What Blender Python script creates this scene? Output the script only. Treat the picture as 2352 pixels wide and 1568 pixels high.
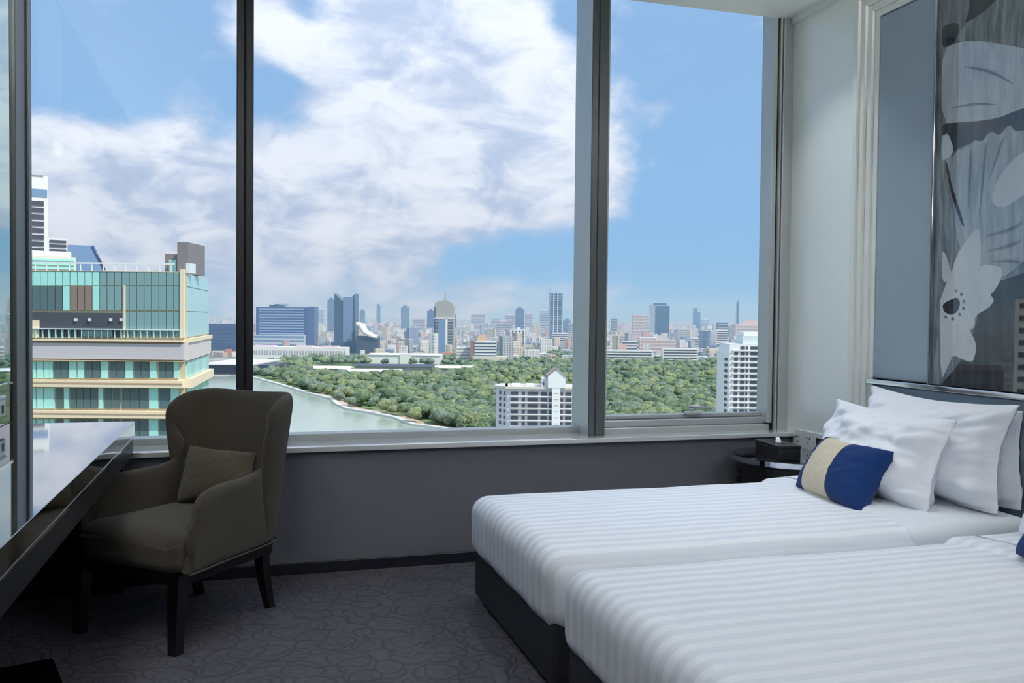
import bpy, bmesh, math, random
import numpy as np
from mathutils import Vector, Matrix, noise as mnoise

for _o in list(bpy.data.objects):
    bpy.data.objects.remove(_o)
SC = bpy.context.scene
COL = SC.collection
rnd = random.Random(7)

# ------------------------------------------------------------------ camera
F_PX, YAW, PITCH, ROLL = 2030.0, 0.29136, -0.02668, 0.01014
CAM = np.array([0.0, -4.37, 1.25])
_f = np.array([math.sin(YAW) * math.cos(PITCH), math.cos(YAW) * math.cos(PITCH), math.sin(PITCH)])
_r = np.array([math.cos(YAW), -math.sin(YAW), 0.0])
_u = np.cross(_r, _f)
AX_R = _r * math.cos(ROLL) + _u * math.sin(ROLL)
AX_U = -_r * math.sin(ROLL) + _u * math.cos(ROLL)
AX_F = _f
cd = bpy.data.cameras.new('camera')
cd.sensor_width = 36.0
cd.lens = 36.0 * F_PX / 2352.0
cd.clip_start, cd.clip_end = 0.05, 60000
cam = bpy.data.objects.new('camera', cd)
M = Matrix.Identity(4)
for i in range(3):
    M[i][0], M[i][1], M[i][2], M[i][3] = AX_R[i], AX_U[i], -AX_F[i], CAM[i]
cam.matrix_world = M
COL.objects.link(cam)
SC.camera = cam

def ray(px, py):
    return AX_R * (px - 1176) / F_PX - AX_U * (py - 784) / F_PX + AX_F
def at(px, py, d):                      # point of the place at distance d along the line of sight
    return CAM + ray(px, py) * d
def onx(px, py, X):
    d = ray(px, py); return CAM + d * ((X - CAM[0]) / d[0])
def onz(px, py, Z):
    d = ray(px, py); return CAM + d * ((Z - CAM[2]) / d[2])
def azel(px, py):
    d = ray(px, py); d = d / np.linalg.norm(d)
    return math.atan2(d[0], d[1]), math.asin(d[2])

# ------------------------------------------------------------------ colour management
vs = SC.view_settings
vs.view_transform = 'Standard'
vs.look = 'None'
vs.exposure = 0.22
vs.gamma = 1.0
vs.use_curve_mapping = False
SC.cycles.use_denoising = True
SC.cycles.max_bounces = 10
SC.cycles.diffuse_bounces = 6
SC.cycles.glossy_bounces = 4
SC.cycles.transparent_max_bounces = 12
SC.cycles.caustics_reflective = False
SC.cycles.caustics_refractive = False
SC.cycles.sample_clamp_indirect = 6.0

def srgb(r, g, b):
    def c(v):
        v /= 255.0
        return v / 12.92 if v <= 0.04045 else ((v + 0.055) / 1.055) ** 2.4
    return (c(r), c(g), c(b), 1.0)

# ------------------------------------------------------------------ node maths helper
class NV:
    def __init__(s, nt, sock): s.nt, s.s = nt, sock
    def _m(s, op, *o):
        n = s.nt.nodes.new('ShaderNodeMath'); n.operation = op
        for i, v in enumerate((s,) + o):
            if isinstance(v, NV): s.nt.links.new(v.s, n.inputs[i])
            else: n.inputs[i].default_value = v
        return NV(s.nt, n.outputs[0])
    def __add__(s, o): return s._m('ADD', o)
    def __radd__(s, o): return s._m('ADD', o)
    def __sub__(s, o): return s._m('SUBTRACT', o)
    def __mul__(s, o): return s._m('MULTIPLY', o)
    def __rmul__(s, o): return s._m('MULTIPLY', o)
    def __truediv__(s, o): return s._m('DIVIDE', o)
    def f(s, op, *o): return s._m(op, *o)
    def smooth(s, a, b, lo=0.0, hi=1.0):
        n = s.nt.nodes.new('ShaderNodeMapRange'); n.interpolation_type = 'SMOOTHSTEP'
        s.nt.links.new(s.s, n.inputs[0])
        for i, v in enumerate((a, b, lo, hi)): n.inputs[1 + i].default_value = v
        return NV(s.nt, n.outputs[0])
def mixc(nt, fac, a, b):
    n = nt.nodes.new('ShaderNodeMix'); n.data_type = 'RGBA'
    for sock, v in ((n.inputs[0], fac), (n.inputs[6], a), (n.inputs[7], b)):
        if isinstance(v, NV): nt.links.new(v.s, sock)
        elif isinstance(v, (int, float)): sock.default_value = v
        elif isinstance(v, tuple): sock.default_value = v
        else: nt.links.new(v, sock)
    return n.outputs[2]
def noise_tex(nt, vec, scale, detail=4, rough=0.5, dist=0.0):
    n = nt.nodes.new('ShaderNodeTexNoise')
    n.inputs['Scale'].default_value = scale; n.inputs['Detail'].default_value = detail
    n.inputs['Roughness'].default_value = rough; n.inputs['Distortion'].default_value = dist
    if vec is not None: nt.links.new(vec, n.inputs['Vector'])
    return NV(nt, n.outputs['Fac'])

# ------------------------------------------------------------------ sky (clouds all round)
SKY_Z = 1.86                            # zenith luminance
W = bpy.data.worlds.new('sky'); SC.world = W; W.use_nodes = True
nt = W.node_tree; nt.nodes.clear()
tc = nt.nodes.new('ShaderNodeTexCoord')
sep = nt.nodes.new('ShaderNodeSeparateXYZ'); nt.links.new(tc.outputs['Generated'], sep.inputs[0])
dx, dy, dz = (NV(nt, sep.outputs[i]) for i in range(3))
az = dx.f('ARCTAN2', dy)
el = dz.f('ARCSINE')
comb = nt.nodes.new('ShaderNodeCombineXYZ')
den = dz.f('MAXIMUM', 0.0) + 0.55
nt.links.new((dx / den).s, comb.inputs[0]); nt.links.new((dy / den).s, comb.inputs[1])
nt.links.new((dz * 1.5).s, comb.inputs[2])
vec = comb.outputs[0]
n_big = noise_tex(nt, vec, 5.0, 8, 0.58, 0.25)
n_sh = noise_tex(nt, vec, 9.5, 8, 0.6, 0.5)
BLOBS = [  # px, py, half width, half height, amount: where cloud stands and where blue shows
    (230, 90, 230, 150, -.34), (300, 235, 150, 55, -.22), (520, 200, 60, 60, -.15), (500, 330, 50, 40, -.22),
    (150, 400, 200, 120, .30), (400, 380, 160, 130, .26), (410, 215, 70, 45, .24), (300, 600, 330, 130, .20),
    (930, 330, 330, 260, .30), (800, 60, 160, 110, .30), (1130, 180, 230, 200, .25), (620, 60, 50, 90, .22),
    (700, 30, 50, 40, -.40), (625, 225, 70, 55, -.30), (640, 150, 40, 30, -.15), (1310, 40, 60, 70, -.42), (1230, 590, 200, 65, -.40),
    (1120, 665, 90, 28, .16), (1610, 330, 190, 330, -.36), (1415, 400, 45, 80, .17), (1515, 262, 45, 32, .33),
    (1420, 215, 34, 40, .12), (760, 590, 240, 110, .24), (1640, 600, 150, 90, -.1), (1000, 470, 330, 80, .2)]
cov = None
for (px, py, rx, ry, a) in BLOBS:
    a0, e0 = azel(px, py)
    u = (az - a0) * (F_PX / rx); v = (el - e0) * (F_PX / ry)
    g = ((u * u + v * v) * -0.7).f('EXPONENT') * a
    cov = g if cov is None else cov + g
dens = (n_big * 1.15 + cov - 0.06).smooth(0.38, 0.74)
shade = (n_sh + (n_big - 0.5) * 0.7 + cov * 0.12).smooth(0.32, 0.68)
el_n = el.smooth(0.0, 0.36)
blue = mixc(nt, el_n, srgb(148, 193, 238), srgb(132, 166, 208))
cloud = mixc(nt, shade, srgb(176, 191, 220), srgb(226, 230, 243))
haze_f = el.smooth(0.0, 0.075, 0.75, 1.0)
skyc = mixc(nt, dens * haze_f, blue, cloud)
gnd = dz.smooth(-0.02, 0.0)
skyc = mixc(nt, gnd, srgb(150, 165, 160), skyc)
bg = nt.nodes.new('ShaderNodeBackground'); nt.links.new(skyc, bg.inputs[0])
# cloudy-sky luminance rising smoothly from horizon to zenith
nt.links.new(((dz.f('MAXIMUM', 0.0) * 1.3 + 1.0) * (SKY_Z / 2.3)).s, bg.inputs[1])
wo = nt.nodes.new('ShaderNodeOutputWorld'); nt.links.new(bg.outputs[0], wo.inputs[0])
W.cycles.sampling_method = 'MANUAL'; W.cycles.sample_map_resolution = 512

# ------------------------------------------------------------------ sun, from behind the hotel
sd = bpy.data.lights.new('sun', 'SUN'); sd.energy = 3.5; sd.angle = 0.02; sd.color = (1.0, 0.96, 0.90)
sun = bpy.data.objects.new('sun', sd); COL.objects.link(sun)
sun.rotation_euler = Vector((-0.40, 0.50, -0.77)).to_track_quat('-Z', 'Y').to_euler()

# ------------------------------------------------------------------ materials
MATS = {}
def new_mat(name):
    m = bpy.data.materials.new(name); m.use_nodes = True
    n = m.node_tree; b = n.nodes['Principled BSDF']
    return m, n, b
def mat(name, rgb, rough=0.5, var=0.06, scale=6.0, metal=0.0, bump=0.0, bscale=60.0, spec=0.5, coat=0.0, ior=1.5, coords='Object', sheen=0.0):
    if name in MATS: return MATS[name]
    m, n, b = new_mat(name)
    t = n.nodes.new('ShaderNodeTexCoord')
    c = srgb(*rgb)
    nv = noise_tex(n, t.outputs[coords], scale, 4, 0.55)
    lo = tuple(max(0, v * (1 - var)) for v in c[:3]) + (1,)
    hi = tuple(min(1, v * (1 + var)) for v in c[:3]) + (1,)
    n.links.new(mixc(n, nv, lo, hi), b.inputs['Base Color'])
    b.inputs['Roughness'].default_value = rough
    b.inputs['Metallic'].default_value = metal
    b.inputs['IOR'].default_value = ior
    b.inputs['Specular IOR Level'].default_value = spec
    b.inputs['Coat Weight'].default_value = coat
    b.inputs['Coat Roughness'].default_value = 0.03
    if sheen: b.inputs['Sheen Weight'].default_value = sheen
    if bump:
        bn = n.nodes.new('ShaderNodeBump'); bn.inputs['Strength'].default_value = bump; bn.inputs['Distance'].default_value = 0.01
        n.links.new(noise_tex(n, t.outputs[coords], bscale, 6, 0.65).s, bn.inputs['Height'])
        n.links.new(bn.outputs[0], b.inputs['Normal'])
    MATS[name] = m
    return m

def glass_mat(name, tint=(0.97, 0.985, 0.98), ior=1.5):
    m = bpy.data.materials.new(name); m.use_nodes = True; n = m.node_tree; n.nodes.clear()
    tr = n.nodes.new('ShaderNodeBsdfTransparent'); tr.inputs[0].default_value = tint + (1,)
    gl = n.nodes.new('ShaderNodeBsdfGlossy'); gl.inputs['Roughness'].default_value = 0.0
    ge = n.nodes.new('ShaderNodeNewGeometry'); dt = n.nodes.new('ShaderNodeVectorMath'); dt.operation = 'DOT_PRODUCT'
    n.links.new(ge.outputs['Normal'], dt.inputs[0]); n.links.new(ge.outputs['Incoming'], dt.inputs[1])
    r0 = ((ior - 1) / (ior + 1)) ** 2
    fac = (NV(n, dt.outputs['Value']).f('ABSOLUTE') * -1.0 + 1.0).f('POWER', 5.0) * (1 - r0) + r0
    mx = n.nodes.new('ShaderNodeMixShader'); o = n.nodes.new('ShaderNodeOutputMaterial')
    n.links.new(fac.s, mx.inputs[0]); n.links.new(tr.outputs[0], mx.inputs[1]); n.links.new(gl.outputs[0], mx.inputs[2])
    n.links.new(mx.outputs[0], o.inputs[0])
    MATS[name] = m
    return m

M_WALL = mat('grey_wallpaper', (94, 96, 106), 0.7, 0.05, 40, bump=0.15, bscale=180)
M_WHITE = mat('white_paint', (240, 242, 239), 0.5, 0.02, 3)
M_GLOSS = mat('glossy_panel', (240, 244, 238), 0.24, 0.02, 5, ior=1.8)
M_TRIM = mat('grey_trim', (232, 234, 228), 0.4, 0.02, 5)
M_ALU = mat('window_aluminium', (184, 188, 187), 0.36, 0.03, 8, metal=0.3)
M_ALUD = mat('mullion_dark', (36, 39, 43), 0.35, 0.04, 8, metal=0.3)
M_FRONT_SHADE = mat('mullion_front_shade', (84, 88, 90), 0.36, 0.04, 8, metal=0.3)  # darker copy of the aluminium: shade of the room-facing fronts put into colour
M_JAMB = mat('jamb_grey', (92, 96, 98), 0.4, 0.03, 8, metal=0.3)
M_GASKET = mat('black_gasket', (14, 14, 16), 0.6, 0.05)
M_SILL = mat('sill_laminate', (214, 216, 214), 0.12, 0.02, 4, coat=1.0)
M_BLACK = mat('black_baseboard', (20, 22, 34), 0.45, 0.1)
M_LACQ = mat('black_lacquer', (10, 11, 15), 0.05, 0.1, 5, ior=1.9, coat=1.0)
M_DARKWOOD = mat('dark_wood', (22, 18, 19), 0.4, 0.25, 14, coat=0.05)
M_LEG = mat('espresso_leg', (18, 13, 15), 0.3, 0.2, 20, coat=0.3)
M_CHROME = mat('chrome', (215, 217, 220), 0.08, 0.01, 5, metal=1.0)
M_MIRROR = mat('wall_mirror', (178, 200, 196), 0.02, 0.01, 2, metal=1.0)
M_DGREEN = mat('smoked_glass_panel', (22, 30, 28), 0.04, 0.05, 3, coat=1.0)
M_CHAIR = mat('olive_chair_fabric', (62, 57, 49), 0.9, 0.22, 90, bump=0.5, bscale=220, spec=0.2, sheen=0.14)
M_LUMBAR = mat('olive_pillow_fabric', (72, 66, 52), 0.9, 0.25, 60, bump=0.6, bscale=160, spec=0.2, sheen=0.14)
M_PILLOW = mat('white_cotton', (238, 241, 246), 0.75, 0.02, 10, bump=0.55, bscale=9, spec=0.2)
M_NAVY = mat('navy_fabric', (14, 46, 98), 0.85, 0.12, 60, bump=0.25, bscale=200, spec=0.2, sheen=0.05)
M_BEIGE = mat('beige_fabric', (206, 196, 172), 0.8, 0.08, 60, bump=0.25, bscale=200, spec=0.25)
M_BASE = mat('charcoal_bed_base', (27, 29, 37), 0.6, 0.1, 20, bump=0.2, bscale=120)
M_UPH = mat('blue_grey_upholstery', (150, 165, 177), 0.7, 0.06, 160, bump=0.2, bscale=300, spec=0.3)
M_UPHD = mat('slate_headboard_leather', (92, 108, 124), 0.45, 0.06, 30, bump=0.1, bscale=140)
M_PLASTIC = mat('white_plastic', (226, 230, 228), 0.35, 0.01)
M_DARKHOLE = mat('dark_slot', (30, 32, 34), 0.6, 0.05)
M_TISSUE = mat('tissue_paper', (245, 246, 248), 0.9, 0.01)
M_HANDLE = mat('bronze_handle', (96, 92, 92), 0.3, 0.1, 10, metal=0.8)
G_PANE = glass_mat('window_glass', ior=1.2)
G_PICT = glass_mat('picture_glass', (0.96, 0.97, 0.97), 1.62)

# striped bed linen: alternating satin and plain weave along the bed
def linen(name):
    m, n, b = new_mat(name)
    t = n.nodes.new('ShaderNodeTexCoord'); s = n.nodes.new('ShaderNodeSeparateXYZ')
    n.links.new(t.outputs['Object'], s.inputs[0])
    y = NV(n, s.outputs[1])
    w = noise_tex(n, t.outputs['Object'], 3.0, 2)
    ph = (y + (w - 0.5) * 0.008) * (2 * math.pi / 0.062)
    st = ph.f('SINE').smooth(-0.35, 0.35)
    gm = n.nodes.new('ShaderNodeNewGeometry'); s2 = n.nodes.new('ShaderNodeSeparateXYZ'); n.links.new(gm.outputs['Normal'], s2.inputs[0])
    n.links.new(mixc(n, st, srgb(225, 230, 237), srgb(243, 246, 250)), b.inputs['Base Color'])
    n.links.new((st * -0.25 + 0.75).s, b.inputs['Roughness'])
    b.inputs['Specular IOR Level'].default_value = 0.3
    bn = n.nodes.new('ShaderNodeBump'); bn.inputs['Strength'].default_value = 0.25; bn.inputs['Distance'].default_value = 0.01
    n.links.new((noise_tex(n, t.outputs['Object'], 14.0, 5, 0.6) + st * 0.08).s, bn.inputs['Height'])
    n.links.new(bn.outputs[0], b.inputs['Normal'])
    return m
M_LINEN = linen('striped_linen')
M_SHEET = mat('plain_sheet', (232, 236, 241), 0.75, 0.02, 10, bump=0.2, bscale=12, spec=0.2)

def carpet():
    m, n, b = new_mat('patterned_carpet')
    t = n.nodes.new('ShaderNodeTexCoord')
    o = t.outputs['Object']
    wv = n.nodes.new('ShaderNodeTexNoise'); wv.inputs['Scale'].default_value = 5.0; n.links.new(o, wv.inputs['Vector'])
    va = n.nodes.new('ShaderNodeVectorMath'); va.operation = 'MULTIPLY_ADD'
    n.links.new(wv.outputs['Color'], va.inputs[0]); va.inputs[1].default_value = (0.10, 0.10, 0); n.links.new(o, va.inputs[2])
    lines = None
    for sc_, rad in ((8.0, 0.46), (6.3, 0.50)):
        mp = n.nodes.new('ShaderNodeMapping'); mp.inputs['Location'].default_value = (sc_ * .37, sc_ * .11, 0)
        n.links.new(va.outputs[0], mp.inputs[0])
        vo = n.nodes.new('ShaderNodeTexVoronoi'); vo.voronoi_dimensions = '2D'; vo.feature = 'F1'; vo.inputs['Scale'].default_value = sc_; vo.inputs['Randomness'].default_value = 0.75
        n.links.new(mp.outputs[0], vo.inputs['Vector'])
        l = (NV(n, vo.outputs['Distance']) - rad).f('ABSOLUTE').smooth(0.01, 0.06, 1.0, 0.0)
        l2 = (NV(n, vo.outputs['Distance']) - rad * .45).f('ABSOLUTE').smooth(0.01, 0.05, 0.5, 0.0)
        l = l.f('MAXIMUM', l2)
        lines = l if lines is None else lines.f('MAXIMUM', l)
    pile = noise_tex(n, o, 260, 3, 0.7)
    patch = noise_tex(n, o, 2.2, 3, 0.5)
    base = mixc(n, pile, srgb(60, 61, 70), srgb(88, 89, 99))
    base = mixc(n, patch * 0.35, base, srgb(104, 100, 104))
    n.links.new(mixc(n, lines * 0.42, base, srgb(42, 42, 50)), b.inputs['Base Color'])
    b.inputs['Roughness'].default_value = 0.95; b.inputs['Specular IOR Level'].default_value = 0.1
    bn = n.nodes.new('ShaderNodeBump'); bn.inputs['Strength'].default_value = 0.6; bn.inputs['Distance'].default_value = 0.006
    n.links.new((pile * 0.6 - lines * 0.8).s, bn.inputs['Height']); n.links.new(bn.outputs[0], b.inputs['Normal'])
    return m
M_CARPET = carpet()

# ------------------------------------------------------------------ object helpers
def tag(o, label=None, cat=None, group=None, kind=None):
    if label: o['label'] = label
    if cat: o['category'] = cat
    if group: o['group'] = group
    if kind: o['kind'] = kind
    return o
def empty(name, loc, rz=0.0, label=None, cat=None, group=None, kind=None):
    o = bpy.data.objects.new(name, None); COL.objects.link(o)
    o.location = loc; o.rotation_euler = (0, 0, rz); o.empty_display_size = 0.1
    return tag(o, label, cat, group, kind)
def link(name, me, parent=None, world=False):
    o = bpy.data.objects.new(name, me); COL.objects.link(o)
    if parent is not None:
        o.parent = parent
        if world: o.location = -(parent.location if parent.parent is None else parent.location + parent.parent.location)
    return o
def mesh(name, verts, faces, m, parent=None, smooth=False, world=True):
    me = bpy.data.meshes.new(name)
    me.from_pydata([tuple(map(float, v)) for v in verts], [], faces); me.materials.append(m)
    bm = bmesh.new(); bm.from_mesh(me); bmesh.ops.recalc_face_normals(bm, faces=bm.faces); bm.to_mesh(me); bm.free()
    if smooth: me.polygons.foreach_set('use_smooth', [True] * len(me.polygons))
    return link(name, me, parent, world)
UB = {}
def ub(m):
    if m.name not in UB:
        me = bpy.data.meshes.new('box_' + m.name)
        v = [(x, y, z) for x in (-.5, .5) for y in (-.5, .5) for z in (-.5, .5)]
        me.from_pydata(v, [], [(0, 1, 3, 2), (4, 6, 7, 5), (0, 4, 5, 1), (2, 3, 7, 6), (0, 2, 6, 4), (1, 5, 7, 3)])
        me.materials.append(m); UB[m.name] = me
    return UB[m.name]
def proot(parent):
    l = Vector((0, 0, 0))
    while parent is not None:
        l += parent.location; parent = parent.parent
    return l
def box(name, x0, x1, y0, y1, z0, z1, m, parent=None, local=False):
    """plain box; world coordinates unless local"""
    o = bpy.data.objects.new(name, ub(m)); COL.objects.link(o)
    loc = Vector(((x0 + x1) / 2, (y0 + y1) / 2, (z0 + z1) / 2))
    if parent is not None:
        o.parent = parent
        if not local: loc -= proot(parent)
    o.location = loc; o.scale = (abs(x1 - x0), abs(y1 - y0), abs(z1 - z0))
    return o
def boxmesh(name, x0, x1, y0, y1, z0, z1, m, parent=None, bevel=0.0, seg=2, local=False):
    """box with real vertices and rounded edges"""
    off = Vector((0, 0, 0)) if (parent is None or local) else proot(parent)
    bm = bmesh.new(); bmesh.ops.create_cube(bm, size=1)
    for v in bm.verts:
        v.co = Vector((x0 + (v.co.x + .5) * (x1 - x0), y0 + (v.co.y + .5) * (y1 - y0), z0 + (v.co.z + .5) * (z1 - z0))) - off
    if bevel: bmesh.ops.bevel(bm, geom=bm.edges[:], offset=bevel, segments=seg, affect='EDGES', profile=0.5)
    me = bpy.data.meshes.new(name); bm.to_mesh(me); bm.free(); me.materials.append(m)
    if bevel and seg > 1: me.polygons.foreach_set('use_smooth', [True] * len(me.polygons))
    o = link(name, me, parent)
    if bevel and seg > 1: o.modifiers.new('wn', 'WEIGHTED_NORMAL')
    return o
def rbox_verts(x0, x1, y0, y1, z0, z1, r, n=(24, 16, 8), fn=None):
    """dense rounded box as (verts, faces); fn displaces"""
    V, Fc = [], []
    ext = [(x0, x1), (y0, y1), (z0, z1)]
    def lin(a, b, k):
        rr = min(r, (b - a) * .499)
        e = np.linspace(0, 1, 6)[:-1]
        return np.concatenate([a + rr * e, np.linspace(a + rr, b - rr, max(2, k)), (b - rr * e)[::-1]])
    G = [lin(*ext[i], n[i]) for i in range(3)]
    for ax in range(3):
        u, v = [i for i in range(3) if i != ax]
        for side in (0, 1):
            b0 = len(V)
            for a in G[u]:
                for c in G[v]:
                    p = np.zeros(3); p[ax] = ext[ax][side]; p[u] = a; p[v] = c
                    q = np.array([min(max(p[i], ext[i][0] + r), ext[i][1] - r) if ext[i][1] - ext[i][0] > 2 * r else (ext[i][0] + ext[i][1]) / 2 for i in range(3)])
                    d = p - q
                    rr = np.array([min(r, (ext[i][1] - ext[i][0]) / 2) for i in range(3)])
                    L = np.linalg.norm(d / rr)
                    p = q + (d / L if L > 1e-9 else d)
                    V.append(p)
            nu, nv = len(G[u]), len(G[v])
            for i in range(nu - 1):
                for j in range(nv - 1):
                    Fc.append((b0 + i * nv + j, b0 + (i + 1) * nv + j, b0 + (i + 1) * nv + j + 1, b0 + i * nv + j + 1))
    if fn: V = [np.array(fn(*p)) for p in V]
    return V, Fc
def rbox(name, ext, r, m, parent=None, n=(24, 16, 8), fn=None, local=False):
    V, Fc = rbox_verts(*ext, r, n, fn)
    off = np.zeros(3) if (parent is None or local) else np.array(proot(parent))
    me = bpy.data.meshes.new(name); me.from_pydata([tuple(v - off) for v in V], [], Fc); me.materials.append(m)
    bm = bmesh.new(); bm.from_mesh(me); bmesh.ops.remove_doubles(bm, verts=bm.verts, dist=1e-5)
    bmesh.ops.recalc_face_normals(bm, faces=bm.faces); bm.to_mesh(me); bm.free()
    me.polygons.foreach_set('use_smooth', [True] * len(me.polygons))
    return link(name, me, parent)
def prism(name, poly, z0, z1, m, parent=None, smooth=False, local=False):
    n = len(poly)
    off = Vector((0, 0, 0)) if (parent is None or local) else proot(parent)
    v = [(p[0] - off[0], p[1] - off[1], z0 - off[2]) for p in poly] + [(p[0] - off[0], p[1] - off[1], z1 - off[2]) for p in poly]
    f = [tuple(range(n))[::-1], tuple(range(n, 2 * n))] + [(i, (i + 1) % n, n + (i + 1) % n, n + i) for i in range(n)]
    return mesh(name, v, f, m, parent, smooth, world=False)
def tube(name, pts, rad, m, parent=None, k=8, local=True, closed=False):
    V, Fc = [], []
    P = [Vector(p) for p in pts]
    rads = rad if isinstance(rad, (list, tuple)) else [rad] * len(P)
    for i, p in enumerate(P):
        t = (P[min(i + 1, len(P) - 1)] - P[max(i - 1, 0)]).normalized()
        a = t.orthogonal().normalized() if abs(t.z) > .95 else t.cross(Vector((0, 0, 1))).normalized()
        b = t.cross(a).normalized()
        for j in range(k):
            an = 2 * math.pi * j / k
            V.append(p + (a * math.cos(an) + b * math.sin(an)) * rads[i])
    for i in range(len(P) - 1):
        for j in range(k):
            Fc.append((i * k + j, i * k + (j + 1) % k, (i + 1) * k + (j + 1) % k, (i + 1) * k + j))
    Fc.append(tuple(range(k))[::-1]); Fc.append(tuple(range((len(P) - 1) * k, len(P) * k)))
    return mesh(name, V, Fc, m, parent, True, world=False)
def st(o, label=None): return tag(o, label, kind='structure')

# ================================================================== the room
ZC = 2.975
st(boxmesh('floor', -1.2, 3.2, -6.6, 0.05, -0.15, 0.0, M_CARPET))
st(boxmesh('ceiling', -1.2, 3.2, -6.6, 0.08, ZC, ZC + 0.18, M_WHITE))
st(boxmesh('wall_left', -1.16, -1.01, -6.6, 0.30, -0.1, ZC + 0.1, M_WALL))
st(boxmesh('wall_right', 3.0, 3.15, -6.6, 0.195, -0.1, ZC + 0.1, M_WALL))
st(boxmesh('wall_back', -1.2, 3.2, -6.75, -6.58, -0.1, ZC + 0.1, M_WALL))
st(boxmesh('wall_window', -1.05, 3.05, 0.0, 0.32, -0.1, 0.594, M_WALL))
st(boxmesh('wall_lintel', -1.16, 3.15, 0.075, 0.36, 3.10, 3.30, M_WHITE))
st(boxmesh('baseboard_window', -1.01, 3.0, -0.014, 0.002, 0.0, 0.055, M_BLACK, bevel=0.003, seg=1))
st(boxmesh('trim_1', -1.01, 3.0, -0.035, 0.21, 0.592, 0.618, M_SILL, bevel=0.004), 'pale laminate window sill')
st(boxmesh('wall_panel', 2.992, 3.02, -0.552, 0.055, 0.0, ZC, M_GLOSS), 'glossy pale panel on the window reveal')
st(boxmesh('trim_2', 2.972, 3.0, -0.552, 0.05, ZC - 0.035, ZC, M_TRIM), 'narrow trim under the ceiling')
for k in range(4):
    y1 = -0.555 - 0.034 * k; x0 = 2.926 + 0.015 * k
    t_ = st(boxmesh('trim_%d' % (3 + k), x0, 3.0, y1 - 0.034, y1, 0.0, 2.885 - 0.034 * k, M_TRIM, bevel=0.004), 'stepped vertical moulding beside the headboard')
    boxmesh('top_moulding', x0, 3.0, -3.6, y1 - 0.034, 2.885 - 0.034 * (k + 1), 2.885 - 0.034 * k, M_TRIM, t_, bevel=0.004)

# windows ---------------------------------------------------------------
YG = 0.27
def pane(x0, x1, z0, z1, parent, yg=YG):
    return boxmesh('pane', x0, x1, yg, yg + 0.004, z0, z1, G_PANE, parent)
w1 = st(empty('window_1', (-0.5, 0.2, 0.618)), 'left fixed window pane beside the desk')
pane(-1.0, -0.02, 0.63, 3.12, w1)
boxmesh('bottom_rail', -0.985, -0.05, 0.205, 0.31, 0.60, 0.650, M_ALU, w1, bevel=0.003, seg=1)
boxmesh('jamb', -1.01, -0.988, 0.055, 0.31, 0.60, 3.12, M_JAMB, w1, bevel=0.003, seg=1)
boxmesh('gasket', -0.988, -0.984, 0.235, 0.31, 0.60, 3.12, M_GASKET, w1)
boxmesh('stop_bead', -0.984, -0.978, 0.25, 0.31, 0.60, 3.12, M_JAMB, w1)
w2 = st(empty('window_2', (0.9, 0.2, 0.618)), 'wide fixed middle window')
pane(0.0, 1.79, 0.63, 3.12, w2)
boxmesh('bottom_rail', 0.028, 1.765, 0.205, 0.31, 0.60, 0.650, M_ALU, w2, bevel=0.003, seg=1)
boxmesh('mullion', -0.050, -0.0125, 0.06, 0.31, 0.60, 3.12, M_ALUD, w2, bevel=0.004, seg=1)
boxmesh('mullion', -0.0095, 0.028, 0.06, 0.31, 0.60, 3.12, M_ALUD, w2, bevel=0.004, seg=1)
boxmesh('gasket', -0.0125, -0.0095, 0.07, 0.31, 0.60, 3.12, M_GASKET, w2)
w3 = st(empty('window_3', (2.4, 0.2, 0.618)), 'narrow opening window at the bed end')
pane(1.86, 2.90, 0.70, 3.12, w3, 0.17)
boxmesh('mullion', 1.762, 1.799, 0.066, 0.31, 0.60, 3.12, M_ALU, w3)
boxmesh('shaded_front', 1.762, 1.799, 0.058, 0.066, 0.618, 3.12, M_FRONT_SHADE, w3, bevel=0.003, seg=1)  # thin plate that carries the shaded front of the mullion as colour
boxmesh('gasket', 1.799, 1.803, 0.07, 0.31, 0.60, 3.12, M_GASKET, w3)
boxmesh('mullion', 1.803, 1.857, 0.066, 0.31, 0.60, 3.12, M_ALU, w3)
boxmesh('shaded_front', 1.803, 1.857, 0.058, 0.066, 0.618, 3.12, M_FRONT_SHADE, w3, bevel=0.003, seg=1)
boxmesh('sash_stile', 1.857, 1.895, 0.13, 0.20, 0.60, 3.12, M_ALU, w3, bevel=0.004, seg=1)
boxmesh('sash_stile', 2.872, 2.902, 0.07, 0.19, 0.66, 3.12, M_ALU, w3, bevel=0.004, seg=1)
boxmesh('bottom_rail', 1.845, 2.902, 0.09, 0.31, 0.60, 0.652, M_ALU, w3, bevel=0.004, seg=1)
boxmesh('bottom_rail', 1.845, 2.902, 0.115, 0.20, 0.652, 0.690, M_ALU, w3, bevel=0.004, seg=1)
boxmesh('sash_rail', 1.845, 2.90, 0.145, 0.19, 0.693, 0.716, M_ALU, w3, bevel=0.004, seg=1)
boxmesh('jamb', 2.902, 2.910, 0.075, 0.195, 0.60, 3.12, M_GASKET, w3)
boxmesh('jamb', 2.910, 2.921, 0.058, 0.195, 0.60, 3.12, M_ALU, w3)
boxmesh('jamb', 2.921, 2.930, 0.075, 0.195, 0.60, 3.12, M_GASKET, w3)
boxmesh('jamb', 2.930, 3.0, 0.053, 0.195, 0.60, 3.12, M_ALU, w3, bevel=0.004, seg=1)
hd = boxmesh('handle', 2.375, 2.475, 0.115, 0.15, 0.712, 0.731, M_ALU, w3, bevel=0.006)
boxmesh('handle_neck', 2.41, 2.435, 0.13, 0.15, 0.728, 0.748, M_ALU, hd, bevel=0.004)
lv = tube('handle_lever', [(2.405 - 2.4, 0.14 - 0.2, 0.757 - 0.618), (2.48 - 2.4, 0.135 - 0.2, 0.752 - 0.618), (2.545 - 2.4, 0.13 - 0.2, 0.744 - 0.618)], [0.008, 0.009, 0.006], M_ALU, w3)

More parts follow.
